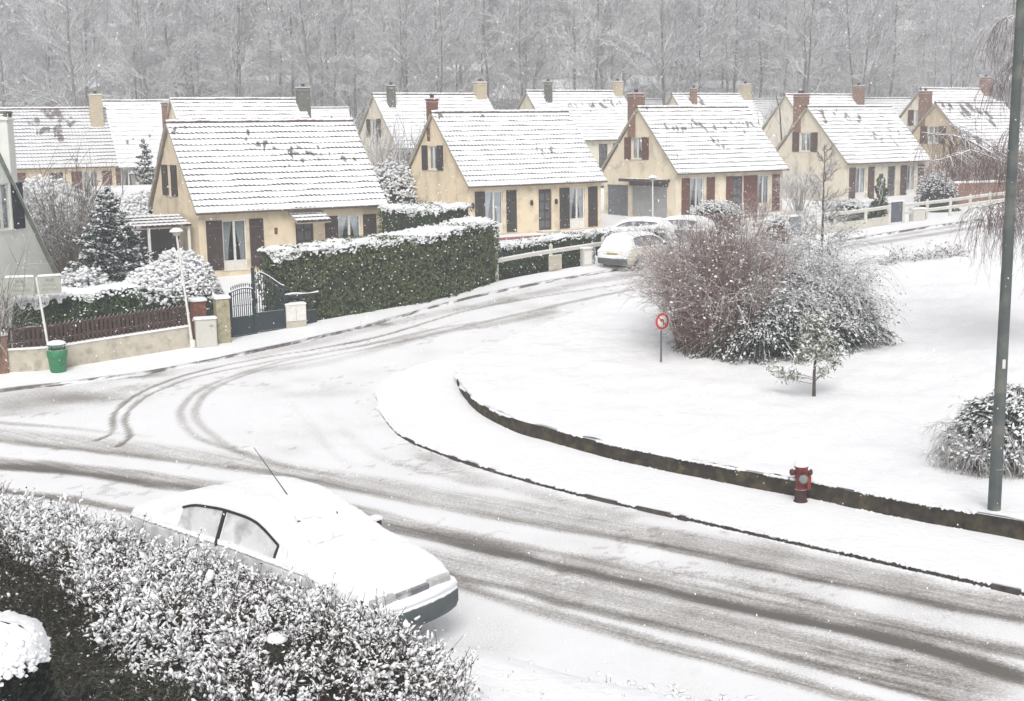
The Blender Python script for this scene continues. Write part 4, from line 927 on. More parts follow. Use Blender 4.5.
shrub('garden_shrub', 'low snowy shrub at the foot of the blue green spruce, left side', put(75, 42.2, .1, 280), (1.5, 1.0, 1.9), LEAF_D, CORE, 2600, .09, .8, 7, snow_size=.09)
shrub('garden_shrub', 'dark shrub with frosted crown behind the gap between the first two houses', put(394, 68., .3, 180), (2.2, 1.5, 3.2), LEAF_D, CORE, 3600, .13, .8, 8, snow_size=.10)
shrub('garden_shrub', 'grey green bush before the red brown shutters of the pale cream house', put(716, 66.5, .1, 220), (1.7, 1.0, 1.25), LEAF_N, CORE, 2200, .10, .25, 9, snow_size=.07)
hq = np.array([put(694, 61.5)[:2], put(742, 63.)[:2]])
hedge('trimmed_hedge', 'trimmed brown green hedge behind the reddish bare shrub', resample(hq, 8), .8, .95, LEAF_BR, CORE_B, dens=240, seed=9, snow_t=.0, snow_bits=.10, droop=.08)
shrub('leafy_shrub', 'small yellow and rust leaved shrub at the white rails', put(777, 58.5, 0, 245), (.75, .6, 1.45), LEAF_BR, CORE_B, 900, .12, .2, 10)
shrub('garden_shrub', 'dark low shrub behind the leafless young street tree', put(848, 68.5, .1, 205), (1.3, .9, 1.1), LEAF_D, CORE, 1700, .09, .3, 11)
shrub('garden_shrub', 'round white snow covered shrub left of the narrow upright conifer', put(870, 69.5, 0, 210), (.75, .7, .95), LEAF_D, CORE, 1200, .09, 1.6, 12, snow_size=.14)
shrub('garden_shrub', 'blue green bush at the right corner of the beige house', put(937, 74., 0, 195), (1.4, 1.1, 2.3), LEAF_N, CORE, 2400, .12, .2, 13)

def fan_shrub(name, label, c, spread, height, n, mat, r0=.012, seed=1, arch=.4, side=4, cat='shrub', group=None, leafmat=None, nleaf=0, snow=0, kids=3, leafsz=.08, squash=1., basef=.35, start=1):
    """many thin stems rising from one stool, forking and arching over"""
    r = np.random.default_rng(seed + 900); root = thing(name, label, cat, c, 0, group); A, B, RA, RB = [], [], [], []; tips = []
    for k in range(n):
        az = r.uniform(0, 6.283); lean = r.uniform(.05, 1.) ** .7; p = np.array([math.cos(az), math.sin(az), 0]) * r.uniform(0, basef) * spread; p[1] *= squash
        L = height * r.uniform(.7, 1.15) * (1 - .25 * lean); ns = 6; dirn = np.array([math.cos(az) * lean * spread / height, math.sin(az) * lean * spread / height * squash, 1.]); dirn /= np.linalg.norm(dirn)
        rad = r0 * r.uniform(.7, 1.5)
        def run(p, d, L, rad, ns, depth):
            for i in range(ns):
                q = p + d * L / ns; A.append(p); B.append(q); RA.append(rad * (1 - i / ns * .7)); RB.append(rad * (1 - (i + 1) / ns * .7)); 
                if i > 0: tips.append(q)
                p = q; d = d + r.normal(0, .10, 3) + np.array([0, 0, -arch / ns * (1 + i * .4)]); d /= np.linalg.norm(d)
                if depth and i >= start:
                    for _ in range(kids if i > 1 else 1):
                        if r.random() < .75:
                            dd = d + r.normal(0, .5, 3); dd /= np.linalg.norm(dd); run(p, dd, L * r.uniform(.22, .42), rad * .6, 3, depth - 1)
        run(p, dirn, L, rad, ns, 1)
    mb = MB(); mb.tubes(A, B, np.array(RA), np.array(RB), 3); mb.build('twigs', mat, root)
    tips = np.array(tips)
    if leafmat and nleaf:
        i = r.choice(len(tips), nleaf); P = tips[i] + r.normal(0, .025, (nleaf, 3)); P[:, 2] = np.maximum(P[:, 2], .03); mb = MB(); leaves(mb, P, rdir(nleaf), leafsz, .5); mb.build('foliage', leafmat, root)
    if snow:
        up = tips[tips[:, 2] > height * .25]; i = r.choice(len(up), snow); mb = MB(); clumps(mb, up[i] + r.normal(0, .03, (snow, 3)), .034, .5); mb.build('snow_cover', SNOW_FINE, root)
    return root
# the big clump on the lawn
fan_shrub('bare_shrub', 'large reddish brown leafless shrub beside the round road sign', ground3(717, 354, .28), 1.15, 3.5, 520, TWIG_R, .011, 21, .55, kids=4, basef=1.0, leafmat=LEAF_BR, nleaf=900, snow=1300, leafsz=.05, start=0)
fan_shrub('bare_shrub', 'grey brown frosted brush at the back of the big clump on the lawn', (put(712, 39.5, 0, 300)[0], 39.5, float(T(39.5)) + .2), 1.3, 3.1, 200, TWIG_W, .013, 22, .5, kids=4, basef=.8)
def juniper(name, label, c, rad, n_br, seed, tl=1.3, cat='shrub', lean=(0, 0)):
    """spreading evergreen with feathery arching sprays, dark below and loaded with snow above"""
    r = np.random.default_rng(seed); root = thing(name, label, cat, c); Pn, Nn, A, B, Ps, Dn, Ds = [], [], [], [], [], [], []
    for k in range(n_br):
        az = r.uniform(0, 6.283); el = r.uniform(.02, 1.) ** .8 * 1.45; d = np.array([math.cos(az) * math.cos(el), math.sin(az) * math.cos(el), math.sin(el)])
        tip = d * np.array(rad) * r.uniform(.75, 1.12) + np.array([lean[0], lean[1], 0]) * (d[2]); base = tip * r.uniform(.25, .5); base[2] *= .8; ns = 7
        out = np.array([d[0], d[1], 0]); out /= np.linalg.norm(out) + 1e-6; prev = base
        for i in range(1, ns + 1):
            f = i / ns; q = base * (1 - f) + tip * f + np.array([0, 0, .28 * math.sin(f * PI) - .45 * max(0, f - .6)]) + out * .35 * f * f
            q[2] = max(q[2], .06)
            A.append(prev); B.append(q)
            if i > 2:
                side = np.cross(out, [0, 0, 1.]); m = 13
                off = r.normal(0, .13, m); P = q + side * off[:, None] + (prev - q) * r.random(m)[:, None] + np.column_stack([np.zeros(m), np.zeros(m), -np.abs(off) * .45 + r.normal(0, .03, m)])
                Pn.append(P); Nn.append(np.tile(np.array([out[0] * .4, out[1] * .4, .8]), (m, 1)))
                dv = (q - prev) / (np.linalg.norm(q - prev) + 1e-9); Dn.append(np.tile(dv + [0, 0, -.25], (m, 1)))
                if d[2] > .30 or (d[2] > .1 and r.random() < .35): kk = 6 if d[2] > .5 else 4; Ps.append(P[:kk] + [0, 0, .03]); Ds.append(np.tile(dv, (kk, 1)))
            prev = q
    Pn = np.concatenate(Pn); Nn = np.concatenate(Nn); Ps = np.concatenate(Ps); Dn = np.concatenate(Dn); Ds = np.concatenate(Ds)
    def along(D, N_):
        D = D / np.linalg.norm(D, axis=1)[:, None]; X = np.cross(D, N_); X /= np.linalg.norm(X, axis=1)[:, None] + 1e-9; return np.stack([X, D, np.cross(X, D)], 2)
    Pn[:, 2] = np.maximum(Pn[:, 2], .05); Ps[:, 2] = np.maximum(Ps[:, 2], .08)
    mb = MB(); mb.tubes(A, B, .016, .011, 3); mb.build('branches', BARK, root)
    mb = MB(); k = len(Pn); mb.scatter([[0, -.5, 0], [.09, .1, .03], [0, .8, 0], [-.09, .1, .03]], LEAF_F4, Pn, along(Dn + rdir(k) * .8, Nn + rdir(k) * .6), (.13 * r.uniform(.6, 1.4, k))[:, None] * np.ones((1, 3)))
    mb.build('foliage', LEAF_J, root)
    mb = MB(); n2 = len(Ps); rr = along(Ds + rdir(n2) * .7, np.tile([0, 0, 1.], (n2, 1))); mb.scatter(ICO_V, ICO_F, Ps, rr, .024 * r.uniform(.5, 1.6, (n2, 3)) * [1.2, 1.9, .7], 0, True); mb.build('snow_cover', SNOW_FINE, root)
    ui, vi = np.meshgrid(np.linspace(0, 2 * PI, 20), np.linspace(-.05, PI / 2, 8), indexing='ij')
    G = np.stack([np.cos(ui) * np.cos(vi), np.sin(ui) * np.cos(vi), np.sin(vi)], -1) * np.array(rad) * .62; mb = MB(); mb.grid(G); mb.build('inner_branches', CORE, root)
    return root
jc = g(768, 367, .28)
juniper('juniper_bush', 'dark green evergreen bush at the heart of the big lawn clump', (jc[0] + .15, jc[1] + 1.9, float(T(jc[1] + 1.9)) + .2), (2.15, 1.9, 2.5), 1100, 31, lean=(.2, .2))
fan_shrub('arching_shrub', 'large shrub of snow laden arching twigs behind the small pine', (jc[0] + 1.15, jc[1] + 2.9, float(T(jc[1] + 2.9)) + .2), 1.5, 3.5, 420, TWIG_W, .012, 35, 1.0, kids=4, basef=.75, start=0, leafmat=LEAF_J, nleaf=9000, snow=6500, leafsz=.06)
juniper('juniper_bush', 'low snowy evergreen spreading right behind the small pine', (at(822, 300, 37.5)[0], 37.5, float(T(37.5)) + .2), (1.9, 1.6, 2.0), 330, 32)
jr = g(1022, 478, .38)
juniper('evergreen_shrub', 'dark evergreen shrub with snowy sprays at the right edge behind the pole', (jr[0] + .35, jr[1] + .9, float(T(jr[1])) + .38), (1.15, 1.2, 1.6), 420, 33)
fan_shrub('bare_shrub', 'frosted twiggy shrub reaching left of the foot of the pole', (at(990, 440, jr[1] + .7)[0], jr[1] + .7, float(T(jr[1])) + .38), 0.85, 1.4, 190, TWIG_G, .008, 23, 1.5, kids=4, basef=.6, start=0, snow=500)
for k, (px, Y, sx, hh, lab) in enumerate(((905, 51.5, .9, .75, 'left shrub of the brown leaved row poking from the upper lawn snow'), (930, 52.2, .9, .8, 'middle shrub of the brown leaved row poking from the upper lawn snow'), (952, 52.6, .7, .75, 'right shrub of the brown leaved row poking from the upper lawn snow'), (862, 46.5, .7, .8, 'low snowy shrub just right of the leafless street tree'), (890, 50.5, .35, .4, 'small tuft of leaves in the snow left of the low shrub row'))):
    fan_shrub('low_shrub', lab, put(px, Y, .15, 250), sx, hh, 26, TWIG_G, .009, 40 + k, .6, kids=2, leafmat=LEAF_BR, nleaf=130, snow=160, leafsz=.09, group='low shrubs on the upper lawn')
fan_shrub('bare_shrub', 'pale leafless shrub in front of the grey white house', put(-2, 36.6, .1, 300), 1.0, 3.0, 40, TWIG_G, .014, 51, .2)
fan_shrub('bare_shrub', 'tall leafless grey brown shrub behind the spruce in the left garden', put(68, 50., .3, 240), 2.2, 4.2, 130, TWIG_G, .016, 52, .25)
fan_shrub('bare_shrub', 'frosted leafless shrub above the dark shrub between the first two houses', put(392, 69.5, .3, 170), 2.2, 4.9, 90, TWIG_W, .022, 53, .2)
fan_shrub('bare_shrub', 'reddish leafless shrub before the terrace of the pale cream house', put(757, 65., .1, 220), 1.0, 1.7, 34, TWIG_R, .013, 54, .3)
fan_shrub('bare_shrub', 'thin bare hedge shrub beside the gable of the beige house', put(800, 74., .1, 200), 1.5, 2.4, 60, TWIG_W, .018, 55, .2)
fan_shrub('bare_shrub', 'dark bare shrub under the birch twigs before the buff house', put(985, 84., .1, 190), 3.0, 3.2, 110, TWIG_R, .03, 56, .3)
fan_shrub('bare_shrub', 'brown bare shrub behind the white rails at the far right', put(950, 80., .1, 190), 2.0, 2.9, 80, TWIG_R, .03, 57, .3)

# ---------------------------------------------------------------- trees
def grow(r, p, d, L, rad, depth, out, ns=5, bend=.12, grav=0., kids=(3, 5), ang=.8, ratio=.55, tipr=.25, first=.3):
    for i in range(ns):
        q = p + d * (L / ns); ra = rad * (1 - (1 - tipr) * i / ns); rb = rad * (1 - (1 - tipr) * (i + 1) / ns)
        out.append((p, q, ra, rb, depth)); p = q
        d = d + r.normal(0, bend, 3) + np.array([0, 0, -grav]); d = d / np.linalg.norm(d)
        f = (i + 1) / ns
        if depth > 0 and f > first:
            for _ in range(max(1, int(round(r.uniform(*kids) / ns * 1.6)))):
                ax = r.normal(size=3); side = np.cross(d, ax); side /= np.linalg.norm(side); a = ang * r.uniform(.6, 1.2)
                dd = d * math.cos(a) + side * math.sin(a); grow(r, p, dd, L * ratio * r.uniform(.6, 1.1) * (1.15 - .5 * f), rb * .62, depth - 1, out, max(3, ns - 1), bend, grav, kids, ang, ratio, tipr, .2)
def tree_parts(segs, root, mt, mc, split, n_thick=6):
    A = np.array([s[0] for s in segs]); B = np.array([s[1] for s in segs]); ra = np.array([s[2] for s in segs]); rb = np.array([s[3] for s in segs]); dp = np.array([s[4] for s in segs])
    t = dp >= split; mb = MB(); mb.tubes(A[t], B[t], ra[t], rb[t], n_thick); mb.build('trunk', mt, root)
    c = ~t; mb = MB(); mb.tubes(A[c], B[c], ra[c], rb[c], 3); o = mb.build('crown', mc, root); return o
# young street tree in front of the beige house
r = np.random.default_rng(61); yt = put(821, 50.5, .1, 258); root = thing('young_tree', 'leafless young tree with snow on its twigs, standing on the upper lawn', 'tree', yt); segs = []
p = np.zeros(3); d = np.array([.02, 0, 1.])
for i in range(12):
    q = p + d * .38; segs.append((p, q, .065 * (1 - i / 15), .065 * (1 - (i + 1) / 15), 3)); p = q; d = np.array([r.normal(0, .06), r.normal(0, .06), 1.]); d /= np.linalg.norm(d)
    if i >= 1:
        for _ in range(3):
            az = r.uniform(0, 6.28); up = .1 + .07 * i; dd = np.array([math.cos(az), math.sin(az), up]); dd /= np.linalg.norm(dd)
            grow(r, p, dd, 1.5 * (1.15 - i / 14) * r.uniform(.7, 1.1), .026, 2, segs, 5, .16, -.02, (5, 8), .7, .5, .5, .1)
tree_parts(segs, root, BARK, TWIG_G, 3)
# small bare trees among the back houses
for k, (px, Y, h, lab) in enumerate(((782, 92, 6.5, 'bare garden tree between the pale cream and the beige house'), (764, 84, 5., 'small bare bush tree right behind the roof of the pale cream house'), (960, 112, 7, 'bare tree behind the far gabled house near the pole'), (360, 98, 7, 'bare tree left of the far house with twin chimneys'), (880, 66.8, 2.4, 'tiny bare sapling before the door of the beige house'))):
    r = np.random.default_rng(70 + k); root = thing('bare_tree', lab, 'tree', put(px, Y, .1, 150)); segs = []
    grow(r, np.zeros(3), np.array([0, 0, 1.]), h, h * .016, 3, segs, 6, .10, -.01, (4, 6), .6, .5, .3, .15); tree_parts(segs, root, BARK, TWIG_W, 3)
# weeping birch mostly outside the right edge
bY = 36.; root = thing('weeping_birch', 'drooping birch hanging fine brown twigs in from the right edge', 'tree', put(1098, bY, .3, 250)); bx = root.location.x; r = np.random.default_rng(81); segs = []
p = np.zeros(3); trunk = [p]
for i in range(10):
    q = p + np.array([r.normal(-.05, .05), r.normal(0, .05), .95]); segs.append((p, q, .20 * (1 - i / 11.5), .20 * (1 - (i + 1) / 11.5), 9)); p = q; trunk.append(p)
def limb(pts, r0, hang, ln, dens=6):
    pts = np.array(pts, float); Pm = []
    Q = resample(pts[:, :2], 18); s = np.linspace(0, 1, 18); sz = np.interp(s, np.linspace(0, 1, len(pts)), pts[:, 2]); Q = np.column_stack([Q, sz + .06 * np.sin(s * 11)])
    for i in range(17):
        segs.append((Q[i], Q[i + 1], r0 * (1 - i / 20), r0 * (1 - (i + 1) / 20), 9))
        if i < 3: continue
        for _ in range(dens):
            a = r.uniform(0, 6.28); d = np.array([math.cos(a) * .8, math.sin(a) * .8, r.uniform(-.1, .6)]); d /= np.linalg.norm(d); L = ln * r.uniform(.4, 1.25); m = 9; pp = Q[i]; rad = .012
            for j in range(m):
                d = d + np.array([r.normal(0, .13), r.normal(0, .13), -.34 * hang]); d /= np.linalg.norm(d); qq = pp + d * L / m; segs.append((pp, qq, rad, rad * .85, 0)); rad *= .88
                if j > 1 and r.random() < .8:
                    dd = d + r.normal(0, .45, 3); dd /= np.linalg.norm(dd); p2 = qq
                    for jj in range(3):
                        q2 = p2 + dd * L * .09; segs.append((p2, q2, rad * .7, rad * .6, 0)); p2 = q2; dd = dd + np.array([0, 0, -.4 * hang]); dd /= np.linalg.norm(dd)
                pp = qq
def L_(px, py, Y):
    q = at(px, py, Y); return [q[0] - root.location.x, q[1] - root.location.y, q[2] - root.location.z]
limb([trunk[6], L_(1030, 168, 36), L_(1000, 170, 35.5), L_(975, 158, 35.5), L_(940, 138, 35.5), L_(922, 130, 35.8)], .085, 1., 1.15, 10)
limb([trunk[5], L_(1020, 185, 35), L_(985, 168, 35), L_(955, 152, 34.5), L_(925, 160, 34.5)], .05, 1., 1.1, 9)
limb([trunk[6], L_(1030, 175, 37), L_(990, 160, 37.5), L_(960, 140, 38), L_(945, 118, 38.5)], .05, .8, 1.1, 9)
limb([trunk[4], L_(1040, 232, 35), L_(1005, 216, 34), L_(985, 205, 33.5), L_(972, 206, 33.2)], .05, 1.1, 1.3, 12)
limb([trunk[8], L_(1050, 40, 36), L_(1025, 20, 35.5), L_(1008, 12, 35.5), L_(998, 18, 35.5)], .05, 1.2, 1.9, 7)
limb([trunk[9], L_(1050, -10, 37), L_(1020, 50, 36.5), L_(1002, 60, 36.5), L_(990, 84, 36.5)], .05, 1.2, 1.6, 7)
limb([trunk[7], L_(1050, 120, 34), L_(1030, 110, 34), L_(1015, 115, 34), L_(1006, 130, 34)], .05, 1.3, 1.9, 8)
limb([trunk[5], L_(1056, 200, 36), L_(1035, 185, 36), L_(1020, 190, 36), L_(1010, 205, 36)], .045, 1.3, 2.2, 9)
tree_parts(segs, root, M('birch_bark', (.20, .17, .15), .9, .5, 6., snow=(.1, .3, .7, 6.)), BIRCH, 5)

def conifer(name, label, c, h, rad, mat, seed, trunk0=.0, layers=16, per=9, cat='tree', snow=.5, needle=.11, trunkr=.07, up=-.15, sn=.05, dens=1.):
    r = np.random.default_rng(seed); root = thing(name, label, cat, c); A, B, P, S = [], [], [], []
    for k in range(layers):
        f = k / (layers - 1); z = trunk0 + (h - trunk0) * f * .97; R = rad * (1 - f) ** .85 * r.uniform(.85, 1.12) + .06
        for j in range(max(4, int(per * (1 - f * .45)))):
            az = r.uniform(0, 6.283); L = R * r.uniform(.7, 1.15); d = np.array([math.cos(az), math.sin(az), up + .5 * f]); m = max(3, int(L / .12)); prev = np.array([0, 0, z])
            for i in range(m):
                q = prev + d * L / m + np.array([0, 0, .02 * i / m]); A.append(prev); B.append(q)
                w = (.10 + .22 * (1 - i / m)) * min(1, L); nn = max(2, int(7 * dens)); o = r.normal(0, 1, (nn, 3)) * [w * .6, w * .6, .05]
                P.append(q + o); 
                if r.random() < snow: S.append(q + o[:2] * .8 + [0, 0, .05])
                prev = q
    P = np.concatenate(P); S = np.concatenate(S); n = len(P)
    mb = MB(); mb.tube([(0, 0, -.2), (0, 0, h * .5), (0, 0, h)], [trunkr, trunkr * .6, .01], 7); mb.build('trunk', BARK, root)
    mb = MB(); mb.tubes(A, B, .012, .009, 3); out = P * [1, 1, 0]; leaves(mb, P, out / (np.linalg.norm(out, axis=1)[:, None] + .1) * .4 + [0, 0, .7], needle, .7, mat=1); o = mb.build('crown', [BARK, mat], root)
    mb = MB(); clumps(mb, S, sn, .5); mb.build('snow_cover', SNOW_FINE, o)
    return root
conifer('spruce', 'blue green spruce loaded with snow in the left garden', put(112, 45., .3, 260), 4.1, 1.75, LEAF_N, 91, .1, 17, 14, snow=.85, needle=.15, sn=.062, dens=1.4)
conifer('conifer', 'slim frosted conifer before the plain white roof', put(146, 74., .3, 180), 4.4, 1.2, LEAF_N, 92, .1, 14, 9, snow=.7, needle=.2, sn=.08)
conifer('conifer', 'narrow upright dark conifer left of the brown door of the beige house', put(880, 68., .05, 212), 2.3, .42, LEAF_D, 93, .05, 16, 12, snow=.08, needle=.14, up=.8)
# small pine on the lawn
pc = ground3(814, 399, .34); root = thing('small_pine', 'small young pine with a bare lower trunk, alone on the lawn', 'tree', pc); root.scale = (1.08, 1.08, 1.2); r = np.random.default_rng(95)
mb = MB(); mb.tube([(0, 0, -.1), (-.01, 0, .5), (.02, 0, 1.1), (.0, 0, 1.7)], [.045, .035, .025, .012], 8); mb.build('trunk', BARK, root)
A, B, P, S = [], [], [], []
def pbr(z, az, L, up, dens, w=.13):
    d = np.array([math.cos(az), math.sin(az), up]); m = max(3, int(L / .09)); prev = np.array([0, 0, z])
    for i in range(m):
        q = prev + d * L / m + r.normal(0, .012, 3); A.append(prev); B.append(q); prev = q
        if i >= m * (.4 if L > .6 else .15):
            n = int(dens * 26); o = r.normal(0, 1, (n, 3)) * [w * .5, w * .5, w * .42]; P.append(q + o + [0, 0, .02])
            if r.random() < .8: S.append(q + r.normal(0, .04, (2, 3)) + [0, 0, .065])
for az, L, up, z in ((PI, 1.0, .12, .42), (PI * .93, .75, .12, .30), (PI * 1.1, .65, .1, .40), (.1, .62, .5, .38), (.3, .28, .25, .42), (-.2, .25, .9, .35), (2.9, .35, .0, .78), (.0, .35, .35, .75)): pbr(z, az, L, up, .8)
for z in np.linspace(.88, 1.62, 8):
    for k in range(6): pbr(z, r.uniform(0, 6.28), (.50 * (1.72 - z) / .85 + .10) * r.uniform(.45, 1.35), .15, .8)
P = np.concatenate(P); S = np.concatenate(S); mb = MB(); mb.tubes(A, B, .010, .007, 4)
n = len(P); mb.scatter([[0, -.5, 0], [.09, 0, .02], [0, .5, 0], [-.09, 0, .02]], LEAF_F4, P, basis(rdir(n) + [0, 0, .4], r.uniform(0, 6.28, n)), (.12 * r.uniform(.6, 1.4, n))[:, None] * np.ones((1, 3)), 1)
o = mb.build('crown', [BARK, LEAF_P], root); mb = MB(); clumps(mb, S, .036, .55); mb.build('snow_cover', SNOW_FINE, o)

# ---------------------------------------------------------------- the wood behind the houses
WG = 'bare snow dusted trees of the wood behind the houses'
protos = []
wood_segs = []
for k in range(6):
    r = np.random.default_rng(200 + k); segs = []; h = 17 + 1.6 * k
    p = np.zeros(3); d = np.array([r.normal(0, .03), r.normal(0, .03), 1.]); ns = 14; base_f = .18 + .05 * (k % 3)
    for i in range(ns):
        q = p + d * h / ns; ra = .15 * (1 - i / (ns + 1.5)); rb = .15 * (1 - (i + 1) / (ns + 1.5)); segs.append((p, q, ra, rb, 9)); p = q
        d = np.array([d[0] * .7 + r.normal(0, .05), d[1] * .7 + r.normal(0, .05), 1.]); d /= np.linalg.norm(d); f = (i + 1) / ns
        if f > base_f:
            for _ in range(3):
                az = r.uniform(0, 6.28); up = r.uniform(.5, 1.1); dd = np.array([math.cos(az), math.sin(az), up]); dd /= np.linalg.norm(dd)
                grow(r, p, dd, h * .24 * (1.25 - .75 * f) * r.uniform(.7, 1.2), rb * .5, 2, segs, 5, .14, -.02, (5, 8), .65, .5, .35, .15)
    segs = [(a, b, max(c, .022), max(e, .018), g_) for a, b, c, e, g_ in segs]; wood_segs.append(segs)
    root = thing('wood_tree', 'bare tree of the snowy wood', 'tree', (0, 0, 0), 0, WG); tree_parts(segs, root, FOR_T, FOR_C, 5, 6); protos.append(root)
for q in protos: index_kids(q)
DESC = ['slender', 'crooked', 'broad crowned', 'tall', 'fine twigged', 'very tall']
WHERE = [(0, 'above the roof window house'), (110, 'above the plain white roof'), (185, 'above the grey chimney roof'), (330, 'above the twin chimney far house'), (500, 'above the bare tiled far house'), (640, 'above the pale cream house'), (770, 'above the beige house'), (900, 'above the far gabled house'), (985, 'beyond the steel pole')]
r = np.random.default_rng(222); spots = []
for row, (Y0, sp_) in enumerate(((117, 5.6), (127, 6.2), (139, 6.4), (152, 7.0), (166, 7.6))):
    x = -Y0 * .47
    while x < Y0 * .47:
        spots.append((x + r.normal(0, 1.2), Y0 + r.uniform(-4, 4), row)); x += sp_ * r.uniform(.75, 1.35)
seen = {}
for n_, (x, y, row) in enumerate(spots):
    k = n_ % 6 if n_ < 6 else int(r.integers(0, 6)); o = protos[k] if n_ < 6 else copy_tree(protos[k])
    sc = r.uniform(.85, 1.2); px = 512 + x / y * F_PX
    if px > 915 and px < 1000: sc *= .62
    o.location = (x, y, float(T(y)) - .5); o.rotation_euler = (0, 0, r.uniform(0, 6.28)); o.scale = (sc, sc, sc)
    wh = [w for a, w in WHERE if px >= a] or ['beyond the left edge of the roofs']
    rowd = ['at the wood edge', 'in the second row', 'mid wood', 'deep in the wood', 'at the back'][row]
    o['label'] = f'{DESC[k]} bare tree {rowd}, {wh[-1]}'
# far mass and brush
mb = MB(); r = np.random.default_rng(223)
for k in range(3):
    segs = [s for s in wood_segs[k * 2] if True]; A = np.array([s[0] for s in segs]); B = np.array([s[1] for s in segs]); ra = np.array([s[2] for s in segs])
    sel = r.random(len(A)) < .30; sel[:14] = True; A, B, ra = A[sel], B[sel], ra[sel]
    for q in range(42):
        y = r.uniform(180, 285); x = r.uniform(-.48, .48) * y; a = r.uniform(0, 6.28); c_, s_ = math.cos(a), math.sin(a); Rm = np.array([[c_, -s_, 0], [s_, c_, 0], [0, 0, 1]]) * r.uniform(.9, 1.2)
        px = 512 + x / y * F_PX; sc = .5 if 905 < px < 1010 else 1.
        o_ = np.array([x, y, float(T(y)) - .5]); mb.tubes(A @ Rm.T * sc + o_, B @ Rm.T * sc + o_, np.maximum(ra, .06), np.maximum(ra, .05), 3)
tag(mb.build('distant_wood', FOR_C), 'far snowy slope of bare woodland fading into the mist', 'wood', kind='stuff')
mb = MB(); n = 5200; x = r.uniform(-.5, .5, n); y = r.uniform(112, 175, n); x = x * y; z = T(y); H_ = r.uniform(1.2, 4.8, n)
d = np.column_stack([r.normal(0, .35, n), r.normal(0, .35, n), np.ones(n)]) * H_[:, None]
P0 = np.column_stack([x, y, z - .3]); mb.tubes(P0, P0 + d, .04, .02, 3)
for _ in range(5):
    f = r.uniform(.3, 1., n)[:, None]; q = P0 + d * f; mb.tubes(q, q + np.column_stack([r.normal(0, .7, n), r.normal(0, .7, n), r.uniform(.1, .9, n)]), .028, .018, 3)
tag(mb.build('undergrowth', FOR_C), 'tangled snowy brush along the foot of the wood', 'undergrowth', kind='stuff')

# ---------------------------------------------------------------- fences, walls and street furniture
def G2(px, py, off=PAV): return g(px, py, off)[:2]
# low wall with picket fence, left
wp = resample(poly([(3, 373), (50, 370), (94, 363), (140, 355.5), (192, 347)], PAV), 60)
wroot = thing('garden_wall', 'low cream rendered garden wall carrying the picket fence', 'wall', (wp[0][0], wp[0][1], float(T(wp[0][1]))))
def wall_along(C, z0, z1, thick, wob=0., o=None):
    nr = curve_frame(C); base = T(C[:, 1]); rows = []
    for off, z in ((0, z0), (0, z1), (thick, z1), (thick, z0)):
        rows.append(np.column_stack([C + nr * off, base + z]))
    G = np.stack(rows, 1); G = G - np.array(o)
    mb = MB(); mb.grid(G, smooth=False); mb.add(G[0], [0, 1, 2, 3]); mb.add(G[-1], [3, 2, 1, 0]); return mb
wall_along(wp, -.3, .74, .2, o=wroot.location).build('wall', CONC, wroot)
cs = wall_along(wp - curve_frame(wp) * .03, .745, .80, .26, o=wroot.location); cs.build('snow_cover', SNOW, wroot)
fr = thing('picket_fence', 'red brown wooden picket fence on the low cream wall', 'fence', wroot.location)
L_w = np.linalg.norm(np.diff(wp, axis=0), axis=1).sum(); npk = 42; C2 = resample(wp[1:-1], npk); nr = curve_frame(C2); dr = np.column_stack([nr[:, 1], -nr[:, 0]])
PK = M('picket_red_brown', (.062, .034, .028), .8, .35, 7., snow=(.3, .3, .6, 9.)); PKW = PK
for i in range(npk):
    b = T(C2[i, 1]); a = math.atan2(dr[i, 1], dr[i, 0]); Mx = TR(C2[i, 0] + nr[i, 0] * .06 - fr.location.x, C2[i, 1] + nr[i, 1] * .06 - fr.location.y, b + .80 - fr.location.z, a)
    w = .04; mb = MB(); q = np.array([[-w, 0, .0], [w, 0, .0], [w, 0, .60], [0, 0, .66], [-w, 0, .60]]); q2 = q + [0, .022, 0]
    mb.add(xf(np.vstack([q, q2]), Mx), [[0, 1, 6, 5], [1, 2, 7, 6], [2, 3, 8, 7], [3, 4, 9, 8], [4, 0, 5, 9]]); mb.add(xf(q, Mx), [0, 1, 2, 3, 4]); mb.add(xf(q2, Mx), [4, 3, 2, 1, 0]); mb.build('picket', PK, fr)
for z in (.92, 1.3):
    m_ = wall_along(C2 + nr * .085, z, z + .07, .04, o=fr.location); m_.build('rail', PK, fr)
def bx(name, label, cat, px, py, w, d, h, mat, rz=0, off=PAV, cap=None, caph=.06, bev=.02, extra=None, Y=None):
    c = g(px, py, off) if Y is None else np.array(put(px, Y, off)); root = thing(name, label, cat, (c[0], c[1], float(T(c[1])) + off - .05), rz)
    return root
# pillars
def pillar(name, label, px, py, w, h, mat, cat='pillar', rz=.45, back=0.):
    root = bx(name, label, cat, px, py, 0, 0, 0, mat, rz); mb = MB(); mb.bbox((-w / 2, 0 + back, -.1), (w / 2, w + back, h), .015); mb.build('shaft', mat, root)
    mb = MB(); mb.bbox((-w / 2 - .04, -.04 + back, h + .002), (w / 2 + .04, w + .04 + back, h + .09), .03); mb.build('snow_cover', SNOW, root); return root
pillar('brick_pillar', 'brown brick pillar at the left edge of the photo', 2, 374, .4, 1.15, BRICK2)
pillar('brick_pillar', 'short red brick pillar behind the grey utility cabinet', 204, 344, .42, 1.35, BRICK, back=.35)
pillar('stone_pillar', 'mossy pale stone gate pillar left of the iron gate', 225, 343.5, .42, 1.45, STONE)
